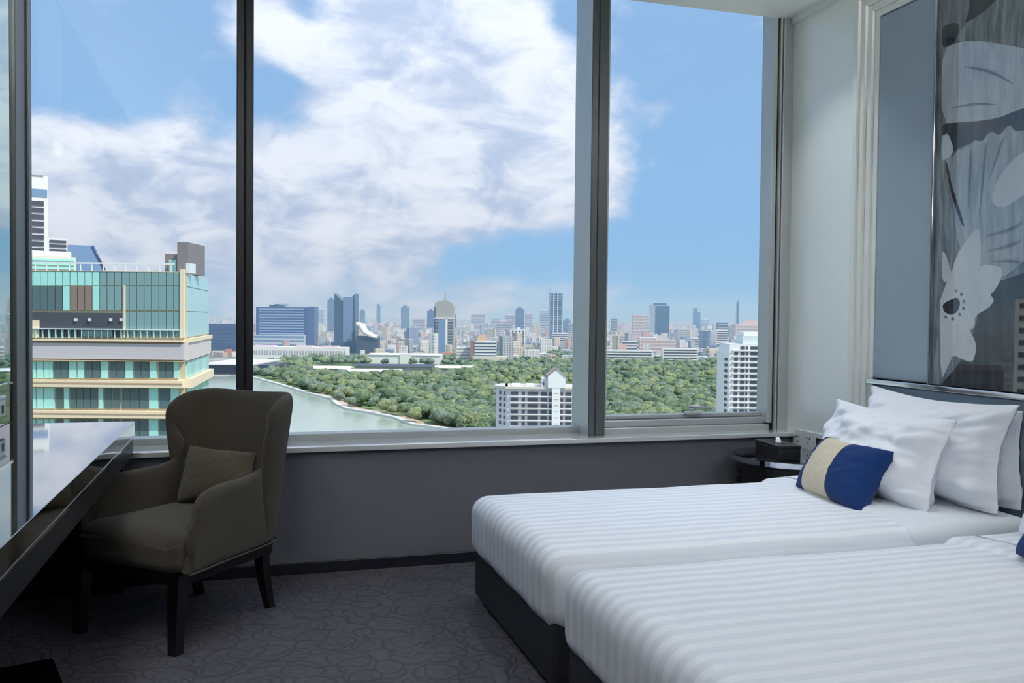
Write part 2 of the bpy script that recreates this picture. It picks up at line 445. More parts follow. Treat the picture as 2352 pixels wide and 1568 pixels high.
# left wall finishes ------------------------------------------------------
mr = empty('wall_mirror', (-1.005, -.28, 0.94), 0, 'tall wall mirror above the desk reflecting the sky', 'mirror')
boxmesh('mirror_glass', -1.009, -1.001, -.62, 0.05, 0.947, 2.93, M_MIRROR, mr)
boxmesh('bottom_rail', -1.009, -0.996, -.62, 0.05, 0.934, 0.947, M_CHROME, mr, bevel=0.002, seg=1)
st(boxmesh('wall_splashback', -1.009, -1.003, -3.1, 0.05, 0.767, 0.934, M_DGREEN), 'dark smoked glass strip between desk and mirror')
ph = empty('wall_socket_box', (-0.99, -0.21, 0.81), 0, 'white plastic box on the wall under the mirror, at the left edge', 'socket')
boxmesh('housing', -1.003, -0.982, -0.265, -0.158, 0.812, 0.884, M_PLASTIC, ph, bevel=0.008)
boxmesh('cap', -1.003, -0.980, -0.267, -0.156, 0.884, 0.902, M_PLASTIC, ph, bevel=0.006)
boxmesh('slot', -0.9825, -0.981, -0.23, -0.195, 0.828, 0.862, M_DARKHOLE, ph)

# ================================================================== desk
dk = empty('desk', (-0.75, -1.6, 0.0), 0, 'long black lacquered desk with mirror-gloss top along the left wall', 'desk')
boxmesh('desk_top', -1.002, -0.486, -3.15, -0.055, 0.702, 0.765, M_LACQ, dk, bevel=0.0025, seg=2)
boxmesh('silver_strip', -0.98, -0.484, -3.15, -0.056, 0.6935, 0.7015, M_CHROME, dk)
boxmesh('apron', -0.995, -0.494, -3.14, -0.06, 0.608, 0.693, M_DARKWOOD, dk, bevel=0.002, seg=1)
boxmesh('end_panel', -0.985, -0.53, -0.115, -0.062, 0.0, 0.608, M_DARKWOOD, dk, bevel=0.003, seg=1)
boxmesh('end_panel', -0.985, -0.53, -3.13, -3.08, 0.0, 0.608, M_DARKWOOD, dk, bevel=0.003, seg=1)
boxmesh('back_panel', -1.0, -0.985, -3.08, -0.115, 0.0, 0.608, M_DARKWOOD, dk)

# waste bin under the desk
wb = empty('waste_bin', (-0.62, -1.62, 0.0), 0.3, 'black tapered waste bin with thin metal edges under the desk', 'bin')
def frustum(name, a, b, z0, z1, m, parent):
    v = [(sx * a, sy * a, z0) for sx, sy in ((-1, -1), (1, -1), (1, 1), (-1, 1))] + [(sx * b, sy * b, z1) for sx, sy in ((-1, -1), (1, -1), (1, 1), (-1, 1))]
    return mesh(name, v, [(3, 2, 1, 0), (0, 1, 5, 4), (1, 2, 6, 5), (2, 3, 7, 6), (3, 0, 4, 7), (4, 5, 6, 7)], m, parent, world=False)
frustum('bin_body', 0.085, 0.105, 0.0, 0.225, M_LACQ, wb)
for sx, sy in ((-1, -1), (1, -1), (1, 1), (-1, 1)):
    tube('edge_trim', [(sx * .085, sy * .085, 0.004), (sx * .105, sy * .105, 0.225)], 0.0025, M_CHROME, wb, 6)

# ================================================================== wing chair
CH_A = math.atan2(-0.669, 0.743)
ch = empty('wing_armchair', (-0.061, -0.347, 0.0), CH_A, 'olive brown fabric wingback armchair with dark legs drawn up to the desk', 'armchair')
TT = [(.275, .515, .37), (.277, .508, .49), (.277, .480, .568), (.273, .40, .602), (.262, .25, .600), (.246, .12, .604), (.228, .022, .655), (.246, .055, .74),
      (.284, .118, .822), (.284, .05, .898), (.258, -.07, .920), (.205, -.125, .922), (.11, -.145, .916), (0, -.15, .912)]
BB = [(.275, .545, .29), (.274, .52, .29), (.268, .46, .29), (.258, .37, .29), (.247, .25, .29), (.238, .15, .29), (.232, .10, .29), (.228, .07, .29),
      (.224, .045, .29), (.216, .015, .29), (.198, -.012, .29), (.16, -.025, .29), (.09, -.03, .29), (0, -.03, .29)]
full = [(TT[i], BB[i]) for i in range(14)] + [((-TT[i][0], TT[i][1], TT[i][2]), (-BB[i][0], BB[i][1], BB[i][2])) for i in range(12, -1, -1)]
V, Fc, NR = [], [], 7
for (t, b) in full:
    for j in range(NR):
        s = j / (NR - 1)
        p = np.array(b) * (1 - s) + np.array(t) * s
        bow = math.sin(math.pi * s) * 0.018
        V.append((p[0] * (1 + bow * .6), -(p[1] + (bow if abs(p[0]) < .2 else 0)), p[2]))
for i in range(len(full) - 1):
    for j in range(NR - 1):
        Fc.append((i * NR + j, (i + 1) * NR + j, (i + 1) * NR + j + 1, i * NR + j + 1))
sh = mesh('back_and_arms', V, Fc, M_CHAIR, ch, True, world=False)
so = sh.modifiers.new('solid', 'SOLIDIFY'); so.thickness = 0.056; so.offset = 0.0
sb = sh.modifiers.new('sub', 'SUBSURF'); sb.levels = 2; sb.render_levels = 2
# piping along the outer rim
def outward(p, q, r):
    t = (Vector(r) - Vector(p)); n = Vector((t.y, -t.x, 0))
    return n
pip = []
for (t, b) in full[1:-1]:
    pip.append(Vector((t[0] * 1.08, -(t[1] - .012 if abs(t[0]) < .27 else t[1]), t[2] - 0.012)))
pipb = [Vector((b[0] * 1.10, -(b[1] - .028 if abs(b[0]) < .24 else b[1]), b[2] + 0.004)) for (t, b) in full]
tube('piping', pipb, 0.004, M_CHAIR, ch, 6)
def seat_fn(x, y, z):
    w = 1.0 + 0.16 * min(1, max(0, (-y - 0.47) / 0.05))
    t = 1 + 0.08 * min(1, max(0, -y / 0.5))
    top = 0.014 * (1 - (x / .25) ** 2) * (1 if z > .40 else 0)
    return (x * w * t, y, z + top - (0.02 * max(0, (-y - .5) / .08) if z > .4 else 0))
rbox('seat', (-.212, .212, -.58, .01, .288, .438), .045, M_CHAIR, ch, (14, 20, 6), seat_fn, local=True)
boxmesh('seat_rail', -.245, .245, -.55, -.52, .245, .292, M_LEG, ch, local=True)
boxmesh('seat_rail', -.20, .20, -.03, 0.0, .245, .292, M_LEG, ch, local=True)
for s in (-1, 1):
    v = [(s * .235, -.545, .245), (s * .265, -.545, .245), (s * .232, -.01, .245), (s * .205, -.01, .245)]
    prism('seat_rail', [(p[0], p[1]) for p in v], .245, .292, M_LEG, ch, local=True)
def leg(pts, name='leg'):
    V, Fc = [], []
    for (x, y, z, a) in pts:
        V += [(x - a, y - a, z), (x + a, y - a, z), (x + a, y + a, z), (x - a, y + a, z)]
    for i in range(len(pts) - 1):
        for j in range(4):
            Fc.append((i * 4 + j, i * 4 + (j + 1) % 4, (i + 1) * 4 + (j + 1) % 4, (i + 1) * 4 + j))
    Fc += [(3, 2, 1, 0), tuple(range(4 * len(pts) - 4, 4 * len(pts)))]
    return mesh(name, V, Fc, M_LEG, ch, False, world=False)
for s in (-1, 1):
    leg([(s * .252, -.562, 0, .019), (s * .252, -.556, .15, .023), (s * .25, -.545, .292, .028)])
    leg([(s * .200, .012, 0, .016), (s * .200, -.018, .10, .019), (s * .200, -.036, .2, .022), (s * .20, -.04, .292, .024)])

def pillow(name, TL, TR, BR, BL, thick, m, label, cat, group=None, pinch=0.07, flange=0.0, n=44, wr=0.004, seed=0, m2=None, band=None, asym=0.5, sag=0.0, round_bottom=0.05, puff=0.46):
    TL, TR, BR, BL = map(Vector, (TL, TR, BR, BL))
    c = (TL + TR + BR + BL) / 4
    nrm = ((TR - BL).cross(TL - BR)).normalized()
    root_loc = Vector((c.x, c.y, min(BL.z, BR.z)))
    def pt(u, v, side):
        bot = max(0.0, 1 - v / .28) ** 2
        a = (u - .5) * (1 - pinch * math.sin(math.pi * v) - round_bottom * bot) + .5
        b = (v - .5) * (1 - (pinch if v > .5 else pinch * .35) * math.sin(math.pi * u)) + .5
        b += round_bottom * .6 * bot * abs(2 * u - 1) ** 4
        p = BL * (1 - a) * (1 - b) + BR * a * (1 - b) + TR * a * b + TL * (1 - a) * b
        fu = min(1, max(0, (abs(2 * u - 1)) / (1 - flange))); fv = min(1, max(0, (abs(2 * v - 1)) / (1 - flange)))
        h = ((1 - fu ** 2.6) * (1 - fv ** 2.6)) ** puff
        low = 1 + sag * (0.5 - v)
        w = mnoise.noise(Vector((u * 5 + seed, v * 5, side * 3))) * 2.2 + mnoise.noise(Vector((u * 11 + seed, v * 9, side * 5)))
        fold = abs(mnoise.noise(Vector(((u + v) * 2.2 + seed, (u - v) * 7.0, side)))) - .25
        w += 4.5 * fold * (0.4 + abs(2 * u - 1))
        hh = thick * h * low * (asym if side > 0 else 1 - asym) * 2 * .5 + wr * w * (0.35 + h)
        return p + nrm * side * max(hh, -.001) - root_loc + nrm * (0.0015 * side)
    def sheet(u0, u1, nn):
        V, Fc = [], []
        for side in (1, -1):
            b0 = len(V)
            for i in range(nn + 1):
                for j in range(n + 1):
                    V.append(pt(u0 + (u1 - u0) * i / nn, j / n, side))
            for i in range(nn):
                for j in range(n):
                    Fc.append((b0 + i * (n + 1) + j, b0 + (i + 1) * (n + 1) + j, b0 + (i + 1) * (n + 1) + j + 1, b0 + i * (n + 1) + j + 1))
        K = (nn + 1) * (n + 1)
        idx = lambda i, j: i * (n + 1) + j
        for i in range(nn):
            for j in (0, n): Fc.append((idx(i, j), idx(i + 1, j), K + idx(i + 1, j), K + idx(i, j)))
        for j in range(n):
            for i in (0, nn): Fc.append((idx(i, j), idx(i, j + 1), K + idx(i, j + 1), K + idx(i, j)))
        return V, Fc
    if band is None:
        V, Fc = sheet(0, 1, n)
        o = mesh(name, V, Fc, m, None, True, world=False); o.location = root_loc
        return tag(o, label, cat, group)
    r = empty(name, root_loc, 0, label, cat, group)
    for nm, a, b, mm in (('side_panel', 0, band[0], m), ('middle_band', band[0], band[1], m2), ('side_panel', band[1], 1, m)):
        V, Fc = sheet(a, b, max(6, int(n * (b - a)) + 2)); mesh(nm, V, Fc, mm, r, True, world=False)
    return r
fwd = np.array([-0.669, -0.743]); CO = np.array([-0.052, -0.355])
def onv(px, py, v):
    d = ray(px, py); t = ((CO + fwd * v - CAM[:2]) @ fwd) / (d[:2] @ fwd); return CAM + d * t
pillow('lumbar_pillow', onv(436, 1022, .06), onv(590, 1040, .06), onv(578, 1118, .15), onv(402, 1162, .17), 0.10, M_LUMBAR,
       'small olive brown lumbar pillow lying in the wing armchair', 'pillow', pinch=.06, wr=.0008, seed=3)

# ================================================================== beds
def bed(y0, y1, label, seed):
    r = empty('bed', (1.95, (y0 + y1) / 2, 0.0), 0, label, 'bed', 'twin beds')
    yc, hw = (y0 + y1) / 2, (y1 - y0) / 2
    boxmesh('bed_base', .957, 2.94, y0 + .02, y1 - .02, .035, .27, M_BASE, r, bevel=.018, seg=3)
    for x in (1.05, 2.8):
        for y in (y0 + .12, y1 - .12):
            boxmesh('leg', x - .03, x + .03, y - .03, y + .03, 0, .04, M_LEG, r)
    def fn(x, y, z):
        top = max(0.0, (z - .40) / .075); top = min(1, top)
        q = (y - yc) / hw
        dz = top * (.014 * (1 - q * q) + 0.006 * mnoise.noise(Vector((x * 3 + seed, y * 3, 0))))
        dz -= 0.0 if top else 0
        sidey = 0.006 * mnoise.noise(Vector((x * 5, z * 6, seed))) if abs(q) > .9 else 0
        ft = 0.007 * mnoise.noise(Vector((y * 9, z * 3, seed + 5))) if x < 1.05 else 0
        hem = 0.0
        if z < .23: hem = -.012 * math.sin((y - y0) / (y1 - y0) * math.pi)
        return (x + ft, y + sidey, z + dz + hem)
    rbox('duvet', (.93, 2.46, y0, y1, .215, .475), .075, M_LINEN, r, (70, 50, 14), fn)
    def fn2(x, y, z):
        q = (y - yc) / hw
        top = min(1, max(0.0, (z - .40) / .06))
        ed = 0.05 * math.sin((q + 1) * 1.2) if x < 2.5 else 0
        return (x + ed * .6, y, z + top * (.012 * (1 - q * q) + .008 * mnoise.noise(Vector((x * 6 + seed, y * 5, 1.0)))))
    rbox('folded_sheet', (2.345, 2.935, y0 - .004, y1 + .004, .23, .489), .05, M_SHEET if seed == 1 else M_LINEN, r, (24, 40, 8), fn2)
    return r
bed(-1.70, -.62, 'single bed with white striped linen nearer the window', 1)
bed(-2.92, -1.80, 'single bed with white striped linen nearer the camera, cut off by the frame', 2)
# tucked corner pleat on the window bed is part of its linen; pillows
def P3(px, py, x): return tuple(onx(px, py, x))
pillow('bed_pillow', (2.95, -.80, .90), (2.95, -1.60, .90), (2.935, -1.64, .497), (2.92, -.76, .497), .15, M_PILLOW, 'rearmost white pillow, only its edge showing against the headboard', 'pillow', 'white bed pillows', flange=.09, seed=11, wr=.008, pinch=.06)
pillow('bed_pillow', P3(2002, 884, 2.935), P3(2342, 930, 2.91), P3(2300, 1192, 2.80), (2.82, -.70, .497), .30, M_PILLOW, 'large white pillow in the middle of the three on the window bed', 'pillow', 'white bed pillows', flange=.05, seed=21, wr=.009, pinch=.13, sag=.5)
pillow('bed_pillow', P3(1922, 915, 2.80), P3(2200, 966, 2.74), P3(2132, 1190, 2.565), (2.60, -.72, .497), .27, M_PILLOW, 'front white pillow behind the navy cushion on the window bed', 'pillow', 'white bed pillows', flange=.07, seed=31, wr=.009, pinch=.10, sag=.5)
pillow('accent_cushion', P3(1903, 1002, 2.60), P3(2053, 1037, 2.53), P3(1975, 1182, 2.365), P3(1826, 1123, 2.42), .20, M_NAVY,
       'navy cushion with a beige middle band leaning on the window bed pillows', 'cushion', 'navy and beige cushions', m2=M_BEIGE, band=(.20, .62), pinch=.12, wr=.0015, seed=41, round_bottom=.02)
pillow('bed_pillow', (2.79, -1.88, .86), (2.75, -2.74, .86), (2.60, -2.78, .497), (2.63, -1.87, .497), .22, M_PILLOW, 'white pillow on the near bed, just cut by the right edge', 'pillow', 'white bed pillows', flange=.06, seed=51, wr=.006, pinch=.05)
pillow('accent_cushion', (2.53, -2.13, .72), (2.48, -2.64, .72), (2.33, -2.65, .497), (2.385, -2.10, .497), .17, M_NAVY,
       'navy cushion on the near bed with only its corner showing', 'cushion', 'navy and beige cushions', m2=M_BEIGE, band=(.26, .62), pinch=.09, wr=.002, seed=61)

# ================================================================== headboard, picture
hb = empty('headboard', (2.98, -2.0, .28), 0, 'blue grey upholstered headboard wall with chrome rail behind the beds', 'headboard')
rbox('lower_panel', (2.955, 3.0, -3.55, -.70, .28, .945), .015, M_UPHD, hb, (4, 40, 12))
boxmesh('chrome_rail', 2.948, 3.0, -3.55, -.672, .943, .967, M_CHROME, hb, bevel=.003)
rbox('upper_panel', (2.972, 3.0, -1.070, -.694, .969, 2.744), .010, M_UPH, hb, (4, 12, 24))
pc = empty('framed_picture', (2.975, -1.7, .97), 0, 'large black and white flower picture under glass above the headboard', 'picture')
boxmesh('frame', 2.957, 3.0, -1.083, -1.072, .969, 2.744, M_CHROME, pc, bevel=.002, seg=1)
boxmesh('frame', 2.957, 3.0, -2.72, -2.709, .969, 2.744, M_CHROME, pc, bevel=.002, seg=1)
def print_mat(name, a, b, sc=(3, 40, 3)):
    m, n, bs = new_mat(name)
    t = n.nodes.new('ShaderNodeTexCoord'); mp = n.nodes.new('ShaderNodeMapping')
    mp.inputs['Scale'].default_value = (1, sc[1] / 4, sc[2] / 2); mp.inputs['Rotation'].default_value = (0.25, 0, 0)
    n.links.new(t.outputs['Object'], mp.inputs[0])
    nv = noise_tex(n, mp.outputs[0], 3.0, 7, 0.6, 0.5).smooth(.3, .7)
    n.links.new(mixc(n, nv, srgb(*a), srgb(*b)), bs.inputs['Base Color'])
    bs.inputs['Roughness'].default_value = .7
    return m
P_BG = print_mat('print_background', (96, 106, 114), (168, 178, 186))
P_DK = print_mat('print_dark', (30, 34, 40), (66, 72, 80))
P_MID = print_mat('print_mid', (112, 116, 122), (150, 156, 162))
P_LT = print_mat('print_light_petal', (196, 202, 208), (226, 230, 234))
P_GR = print_mat('print_grey_petal', (160, 170, 178), (200, 208, 214))
P_WH = print_mat('print_white_petal', (222, 226, 228), (240, 243, 244), (3, 10, 3))
boxmesh('print_board', 2.975, 3.0, -2.71, -1.082, .969, 2.744, P_BG, pc)
LAY = [0]
def art(name, pts, m):
    LAY[0] += 1
    x = 2.9748 - 0.0002 * LAY[0]
    q = []
    for (px, py) in pts:
        p = onx(px, py, x); q.append((x, min(-1.0835, p[1]), min(2.743, max(.9695, p[2]))))
    # smooth the outline
    o = []
    n_ = len(q)
    for i in range(n_):
        a, b = np.array(q[i]), np.array(q[(i + 1) % n_])
        o.append(tuple(a * .8 + b * .2)); o.append(tuple(a * .2 + b * .8))
    mesh(name, o, [tuple(range(len(o)))], m, pc)
art('print_shadow', [(2163, -40), (2300, -40), (2285, 5), (2225, 50), (2205, 70), (2190, 105), (2163, 110)], P_MID)
art('print_shadow', [(2222, -60), (2330, -60), (2290, 0), (2250, 35), (2214, 55), (2228, 20)], P_DK)
art('print_shadow', [(2163, 60), (2200, 50), (2205, 72), (2185, 108), (2163, 108)], P_DK)
art('petal', [(2163, 110), (2230, 90), (2352, 110), (2420, 130), (2420, 250), (2352, 258), (2290, 272), (2225, 280), (2163, 285)], P_LT)
art('print_shadow', [(2163, 283), (2225, 280), (2290, 272), (2330, 255), (2400, 235), (2400, 292), (2330, 302), (2300, 310), (2262, 322), (2225, 330), (2200, 342), (2188, 350), (2163, 310)], P_DK)
zig = [(2172, 362), (2185, 352), (2186, 362), (2196, 350), (2200, 342), (2212, 344), (2218, 333), (2230, 336), (2238, 320), (2254, 326), (2276, 300), (2295, 312), (2318, 285), (2332, 303), (2400, 296), (2400, 560), (2352, 600), (2300, 640), (2240, 640), (2200, 560), (2190, 470), (2175, 410)]
art('petal', zig, P_GR)
art('petal', [(2163, 312), (2178, 305), (2192, 345), (2180, 360), (2163, 372)], P_WH)
art('print_shadow', [(2170, 372), (2176, 374), (2186, 425), (2210, 500), (2216, 522), (2208, 515), (2182, 440)], P_DK)
art('petal', [(2290, 415), (2310, 385), (2340, 355), (2400, 320), (2400, 420), (2340, 455), (2310, 475), (2288, 475), (2277, 460)], P_WH)
art('print_shadow', [(2255, 655), (2300, 645), (2420, 600), (2420, 960), (2163, 930), (2163, 880), (2200, 840), (2240, 760)], P_DK)
art('petal', [(2163, 575), (2172, 582), (2182, 615), (2190, 640), (2163, 650)], P_WH)
art('petal', [(2182, 640), (2195, 590), (2222, 548), (2248, 520), (2254, 560), (2252, 612), (2245, 650), (2200, 660)], P_WH)
art('petal', [(2244, 614), (2268, 606), (2303, 614), (2300, 640), (2286, 665), (2272, 680), (2240, 690), (2235, 650)], P_WH)
art('petal', [(2160, 640), (2250, 640), (2276, 678), (2284, 690), (2270, 708), (2240, 724), (2238, 752), (2227, 758), (2240, 782), (2242, 806), (2234, 832), (2212, 826), (2190, 814), (2178, 840), (2160, 878)], P_WH)
art('flower_centre', [(2164, 700), (2178, 690), (2198, 682), (2206, 695), (2200, 716), (2184, 724), (2168, 716)], P_DK)
for (sx, sy) in ((2196, 668), (2208, 676), (2214, 692), (2213, 708), (2204, 722), (2188, 732), (2172, 728)):
    art('stamen', [(sx - 4, sy), (sx, sy - 5), (sx + 4, sy), (sx, sy + 5)], P_MID)
for pts in ([(2262, 330), (2266, 332), (2252, 470), (2246, 520)], [(2300, 318), (2304, 320), (2268, 420), (2262, 440)], [(2228, 345), (2231, 346), (2226, 450), (2222, 500)],
            [(2250, 545), (2330, 520), (2352, 500), (2332, 527)], [(2256, 580), (2320, 560), (2352, 548), (2322, 566)], [(2262, 600), (2330, 596), (2352, 606), (2328, 602)],
            [(2170, 250), (2240, 235), (2300, 240), (2240, 240)], [(2200, 150), (2280, 160), (2340, 200), (2276, 168)]):
    art('petal_vein', pts, P_MID)
boxmesh('glass', 2.9610, 2.9625, -2.709, -1.083, .972, 2.742, G_PICT, pc)

# ================================================================== nightstand, tissue box, sockets
NC, NRr = (2.807, -.29), .329
ns = empty('nightstand', (2.807, -.29, 0), 0, 'round dark nightstand with chrome rimmed top between bed and window', 'nightstand')
def arc_poly(r, clipx=2.988, clipy=-.016, n=72):
    return [(min(clipx, NC[0] + r * math.cos(2 * math.pi * i / n)), min(clipy, NC[1] + r * math.sin(2 * math.pi * i / n))) for i in range(n)]
def dedup(p):
    o = []
    for q in p:
        if not o or (abs(q[0] - o[-1][0]) + abs(q[1] - o[-1][1])) > 1e-5: o.append(q)
    return o
prism('body', dedup(arc_poly(.295)), .03, .505, M_DARKWOOD, ns)
prism('plinth', dedup(arc_poly(.27)), 0, .03, M_BLACK, ns)
prism('chrome_rim', dedup(arc_poly(NRr)), .507, .534, M_CHROME, ns)
prism('glass_top', dedup(arc_poly(NRr - .012)), .534, .5365, M_LACQ, ns)
def curved(name, a0, a1, z0, z1, r, th, m, parent):
    k = 14; V = []; Fc = []
    for i in range(k + 1):
        a = math.radians(a0 + (a1 - a0) * i / k)
        for rr in (r, r + th):
            for z in (z0, z1): V.append((rr * math.cos(a), rr * math.sin(a), z))
    for i in range(k):
        b = i * 4
        Fc += [(b, b + 4, b + 5, b + 1), (b + 2, b + 3, b + 7, b + 6), (b + 1, b + 5, b + 7, b + 3), (b, b + 2, b + 6, b + 4)]
    Fc += [(0, 1, 3, 2), (4 * k, 4 * k + 2, 4 * k + 3, 4 * k + 1)]
    return mesh(name, V, Fc, m, parent, False, world=False)
for i, z in enumerate((.455, .395, .33)):
    d_ = curved('drawer', 132, 206, z - .055 + .004, z + .045 - .044 + .004, .294, .006, M_DARKWOOD, ns)
    a = math.radians(164)
    boxmesh('handle', .302 * math.cos(a) - .02, .302 * math.cos(a) + .004, .302 * math.sin(a) - .035, .302 * math.sin(a) + .035, z - .031, z - .017, M_HANDLE, d_, bevel=.003, local=True)
d_ = curved('door', 210, 300, .06, .49, .294, .006, M_DARKWOOD, ns)
a = math.radians(238)
tube('knob', [(.30 * math.cos(a), .30 * math.sin(a), .47), (.33 * math.cos(a), .33 * math.sin(a), .47)], [.006, .011], M_HANDLE, d_, 10)
tbA, tbB = np.array((2.625, -.20)), np.array((2.588, -.475))
ax = tbB - tbA; L = np.linalg.norm(ax); ax /= L; ay = np.array((-ax[1], ax[0]))
tb = empty('tissue_box', (float((tbA + tbB)[0] / 2 + ay[0] * .06), float((tbA + tbB)[1] / 2 + ay[1] * .06), .537), math.atan2(ax[1], ax[0]), 'dark wooden tissue box standing on the round nightstand', 'tissue box')
boxmesh('box_body', -L / 2, L / 2, -.06, .06, 0, .062, M_DARKWOOD, tb, bevel=.003, local=True)
boxmesh('box_lid', -L / 2 - .003, L / 2 + .003, -.063, .063, .062, .076, M_DARKWOOD, tb, bevel=.003, local=True)
prism('opening', [(.06 * math.cos(t) , .024 * math.sin(t)) for t in np.linspace(0, 2 * math.pi, 24, endpoint=False)], .0761, .0768, M_DARKHOLE, tb, local=True)
V = []; Fc = []
for i in range(9):
    for j in range(5):
        s, q = i / 8, j / 4
        V.append((-.035 + .07 * s, .018 * math.sin(s * 7) * (1 - q) + .006 * math.sin(q * 4 + s * 5), .076 + q * (.022 * math.sin(math.pi * s) + .006)))
for i in range(8):
    for j in range(4): Fc.append((i * 5 + j, (i + 1) * 5 + j, (i + 1) * 5 + j + 1, i * 5 + j + 1))
tis = mesh('tissue', V, Fc, M_TISSUE, tb, True, world=False); tis.modifiers.new('s', 'SOLIDIFY').thickness = .001
for i, (y0, y1, lab) in enumerate(((-.105, -.022, 'white wall socket plate nearest the window above the nightstand'), (-.205, -.120, 'white wall socket plate between the other two above the nightstand'), (-.308, -.222, 'white wall plate with dark insert beside the cushion'))):
    so_ = empty('wall_socket', (2.985, (y0 + y1) / 2, .535), 0, lab, 'socket', 'wall plates above the nightstand')
    boxmesh('cover_plate', 2.983, 2.992, y0, y1, .535, .637, M_PLASTIC, so_, bevel=.003)
    ym = (y0 + y1) / 2
    if i < 2:
        for (dy_, dz_) in ((.012, .012), (-.012, .012), (0, -.016)):
            boxmesh('slot', 2.9822, 2.9832, ym + dy_ - .004, ym + dy_ + .004, .586 + dz_ - .006, .586 + dz_ + .006, M_DARKHOLE, so_)
    else:
        boxmesh('insert', 2.9815, 2.9832, y0 + .012, y1 - .012, .556, .612, M_DARKHOLE, so_)
# ------------------------------------------------------------------ added fill light from made-up cove troughs, outside the camera's field of view
def cove(label, x0, x1, y0, y1, lip, power):
    """unseen plaster trough added to brighten the room; the lamp inside shines up on the ceiling"""
    r = empty('fill_cove_light', ((x0 + x1) / 2, (y0 + y1) / 2, 2.18), 0, label, 'fill light', 'added fill lights')
    boxmesh('trough', x0, x1, y0, y1, 2.18, 2.20, M_WHITE, r)
    if lip == 'x-': boxmesh('lip', x0, x0 + .02, y0, y1, 2.20, 2.30, M_WHITE, r)
    if lip == 'x+': boxmesh('lip', x1 - .02, x1, y0, y1, 2.20, 2.30, M_WHITE, r)
    if lip == 'y+': boxmesh('lip', x0, x1, y1 - .02, y1, 2.20, 2.30, M_WHITE, r)
    ld = bpy.data.lights.new('fill_cove_lamp', 'AREA'); ld.shape = 'RECTANGLE'; ld.energy = power; ld.color = (1.0, .985, .95)
    ld.size = abs(x1 - x0) - .06; ld.size_y = abs(y1 - y0) - .06
    lo = bpy.data.objects.new('lamp', ld); COL.objects.link(lo); lo.parent = r; lo.location = (0, 0, .04); lo.rotation_euler = (math.pi, 0, 0)
cove('added white fill light trough high on the headboard wall', 2.82, 2.955, -6.3, -2.78, 'x-', 190.0)
cove('added white fill light trough high on the wall behind the camera', -.8, 2.75, -6.56, -6.42, 'y+', 60.0)
cove('added white fill light trough high on the desk wall', -1.0, -.86, -6.3, -1.02, 'x+', 250.0)
# narrow made-up ceiling spots, added to brighten the beds and nightstand
m_, n_, b_ = new_mat('fill_lamp_lens'); b_.inputs['Emission Color'].default_value = (.97, .98, 1, 1); b_.inputs['Emission Strength'].default_value = 1.0; M_LENS = m_  # glowing lens of the added fill spots
def fill_spot(x, y, power, label):
    r = empty('fill_spotlight', (x, y, ZC), 0, label, 'spotlight', 'added fill spotlights')
    ring = [(.07 * math.cos(t), .07 * math.sin(t)) for t in np.linspace(0, 2 * math.pi, 28, endpoint=False)]
    prism('trim_ring', ring, -.012, 0, M_WHITE, r, local=True)
    prism('lens', [(q[0] * .85, q[1] * .85) for q in ring], -.014, -.0121, M_LENS, r, local=True)
    ld = bpy.data.lights.new('fill_spot_lamp', 'AREA'); ld.shape = 'DISK'; ld.size = .115; ld.energy = power; ld.color = (.93, .96, 1.0); ld.spread = math.radians(85)
    lo = bpy.data.objects.new('lamp', ld); COL.objects.link(lo); lo.parent = r; lo.location = (0, 0, -.02)
fill_spot(1.30, -.95, 2.0, 'added ceiling fill spotlight over the foot of the window bed')
fill_spot(2.20, -.95, 2.0, 'added ceiling fill spotlight over the middle of the window bed')
fill_spot(1.30, -2.30, .85, 'added ceiling fill spotlight over the foot of the near bed')
fill_spot(2.20, -2.30, .85, 'added ceiling fill spotlight over the middle of the near bed')
fill_spot(2.55, -.42, 1.8, 'added ceiling fill spotlight over the nightstand')
# ================================================================== outside: ground, river, park, city
GZ = CAM[2] - 90.0
def zband_mat(name, wall, band, pitch=3.2, fill=0.5, vpitch=0.0, rough=0.6):
    """far facade: storeys (and bays) too small to build one by one"""
    if name in MATS: return MATS[name]
    m, n, b = new_mat(name)
    g = n.nodes.new('ShaderNodeNewGeometry'); s = n.nodes.new('ShaderNodeSeparateXYZ'); n.links.new(g.outputs['Position'], s.inputs[0])
    z = NV(n, s.outputs[2]) / pitch
    f = z.f('FRACT').smooth(fill - .08, fill + .08)
    if vpitch:
        h = ((NV(n, s.outputs[0]) * .9 + NV(n, s.outputs[1]) * .45) / vpitch).f('FRACT').smooth(.42, .55)
        f = f * h
    s3 = n.nodes.new('ShaderNodeSeparateXYZ'); n.links.new(g.outputs['Normal'], s3.inputs[0])
    f = f * NV(n, s3.outputs[2]).f('ABSOLUTE').smooth(.3, .6, 1.0, 0.0)
    oi = n.nodes.new('ShaderNodeObjectInfo')
    w = mixc(n, NV(n, oi.outputs['Random']) * .35, srgb(*wall), srgb(*[int(c * .72) for c in wall]))
    n.links.new(mixc(n, f, w, srgb(*band)), b.inputs['Base Color'])
    b.inputs['Roughness'].default_value = rough
    MATS[name] = m
    return m
def ext(name, rgb, rough=0.6, var=.08, scale=.2, **k):
    return mat(name, rgb, rough, var, scale, **k)
X_BEIGE = ext('stone_beige', (236, 214, 180)); X_GREYB = ext('stone_grey', (198, 190, 190)); X_TEAL = ext('teal_panel', (170, 226, 216), .25)
X_DGL = ext('dark_window_glass', (90, 112, 114), .12); X_CURT = ext('curtain_glass', (128, 160, 158), .15); X_SIDE = ext('side_glass', (172, 212, 212), .2)
X_BROWN = ext('brown_panel', (140, 122, 112)); X_GREYP = ext('roof_box_grey', (128, 122, 122)); X_WHITE = ext('white_render', (232, 230, 226)); X_RAIL = ext('rail_white', (214, 220, 220))
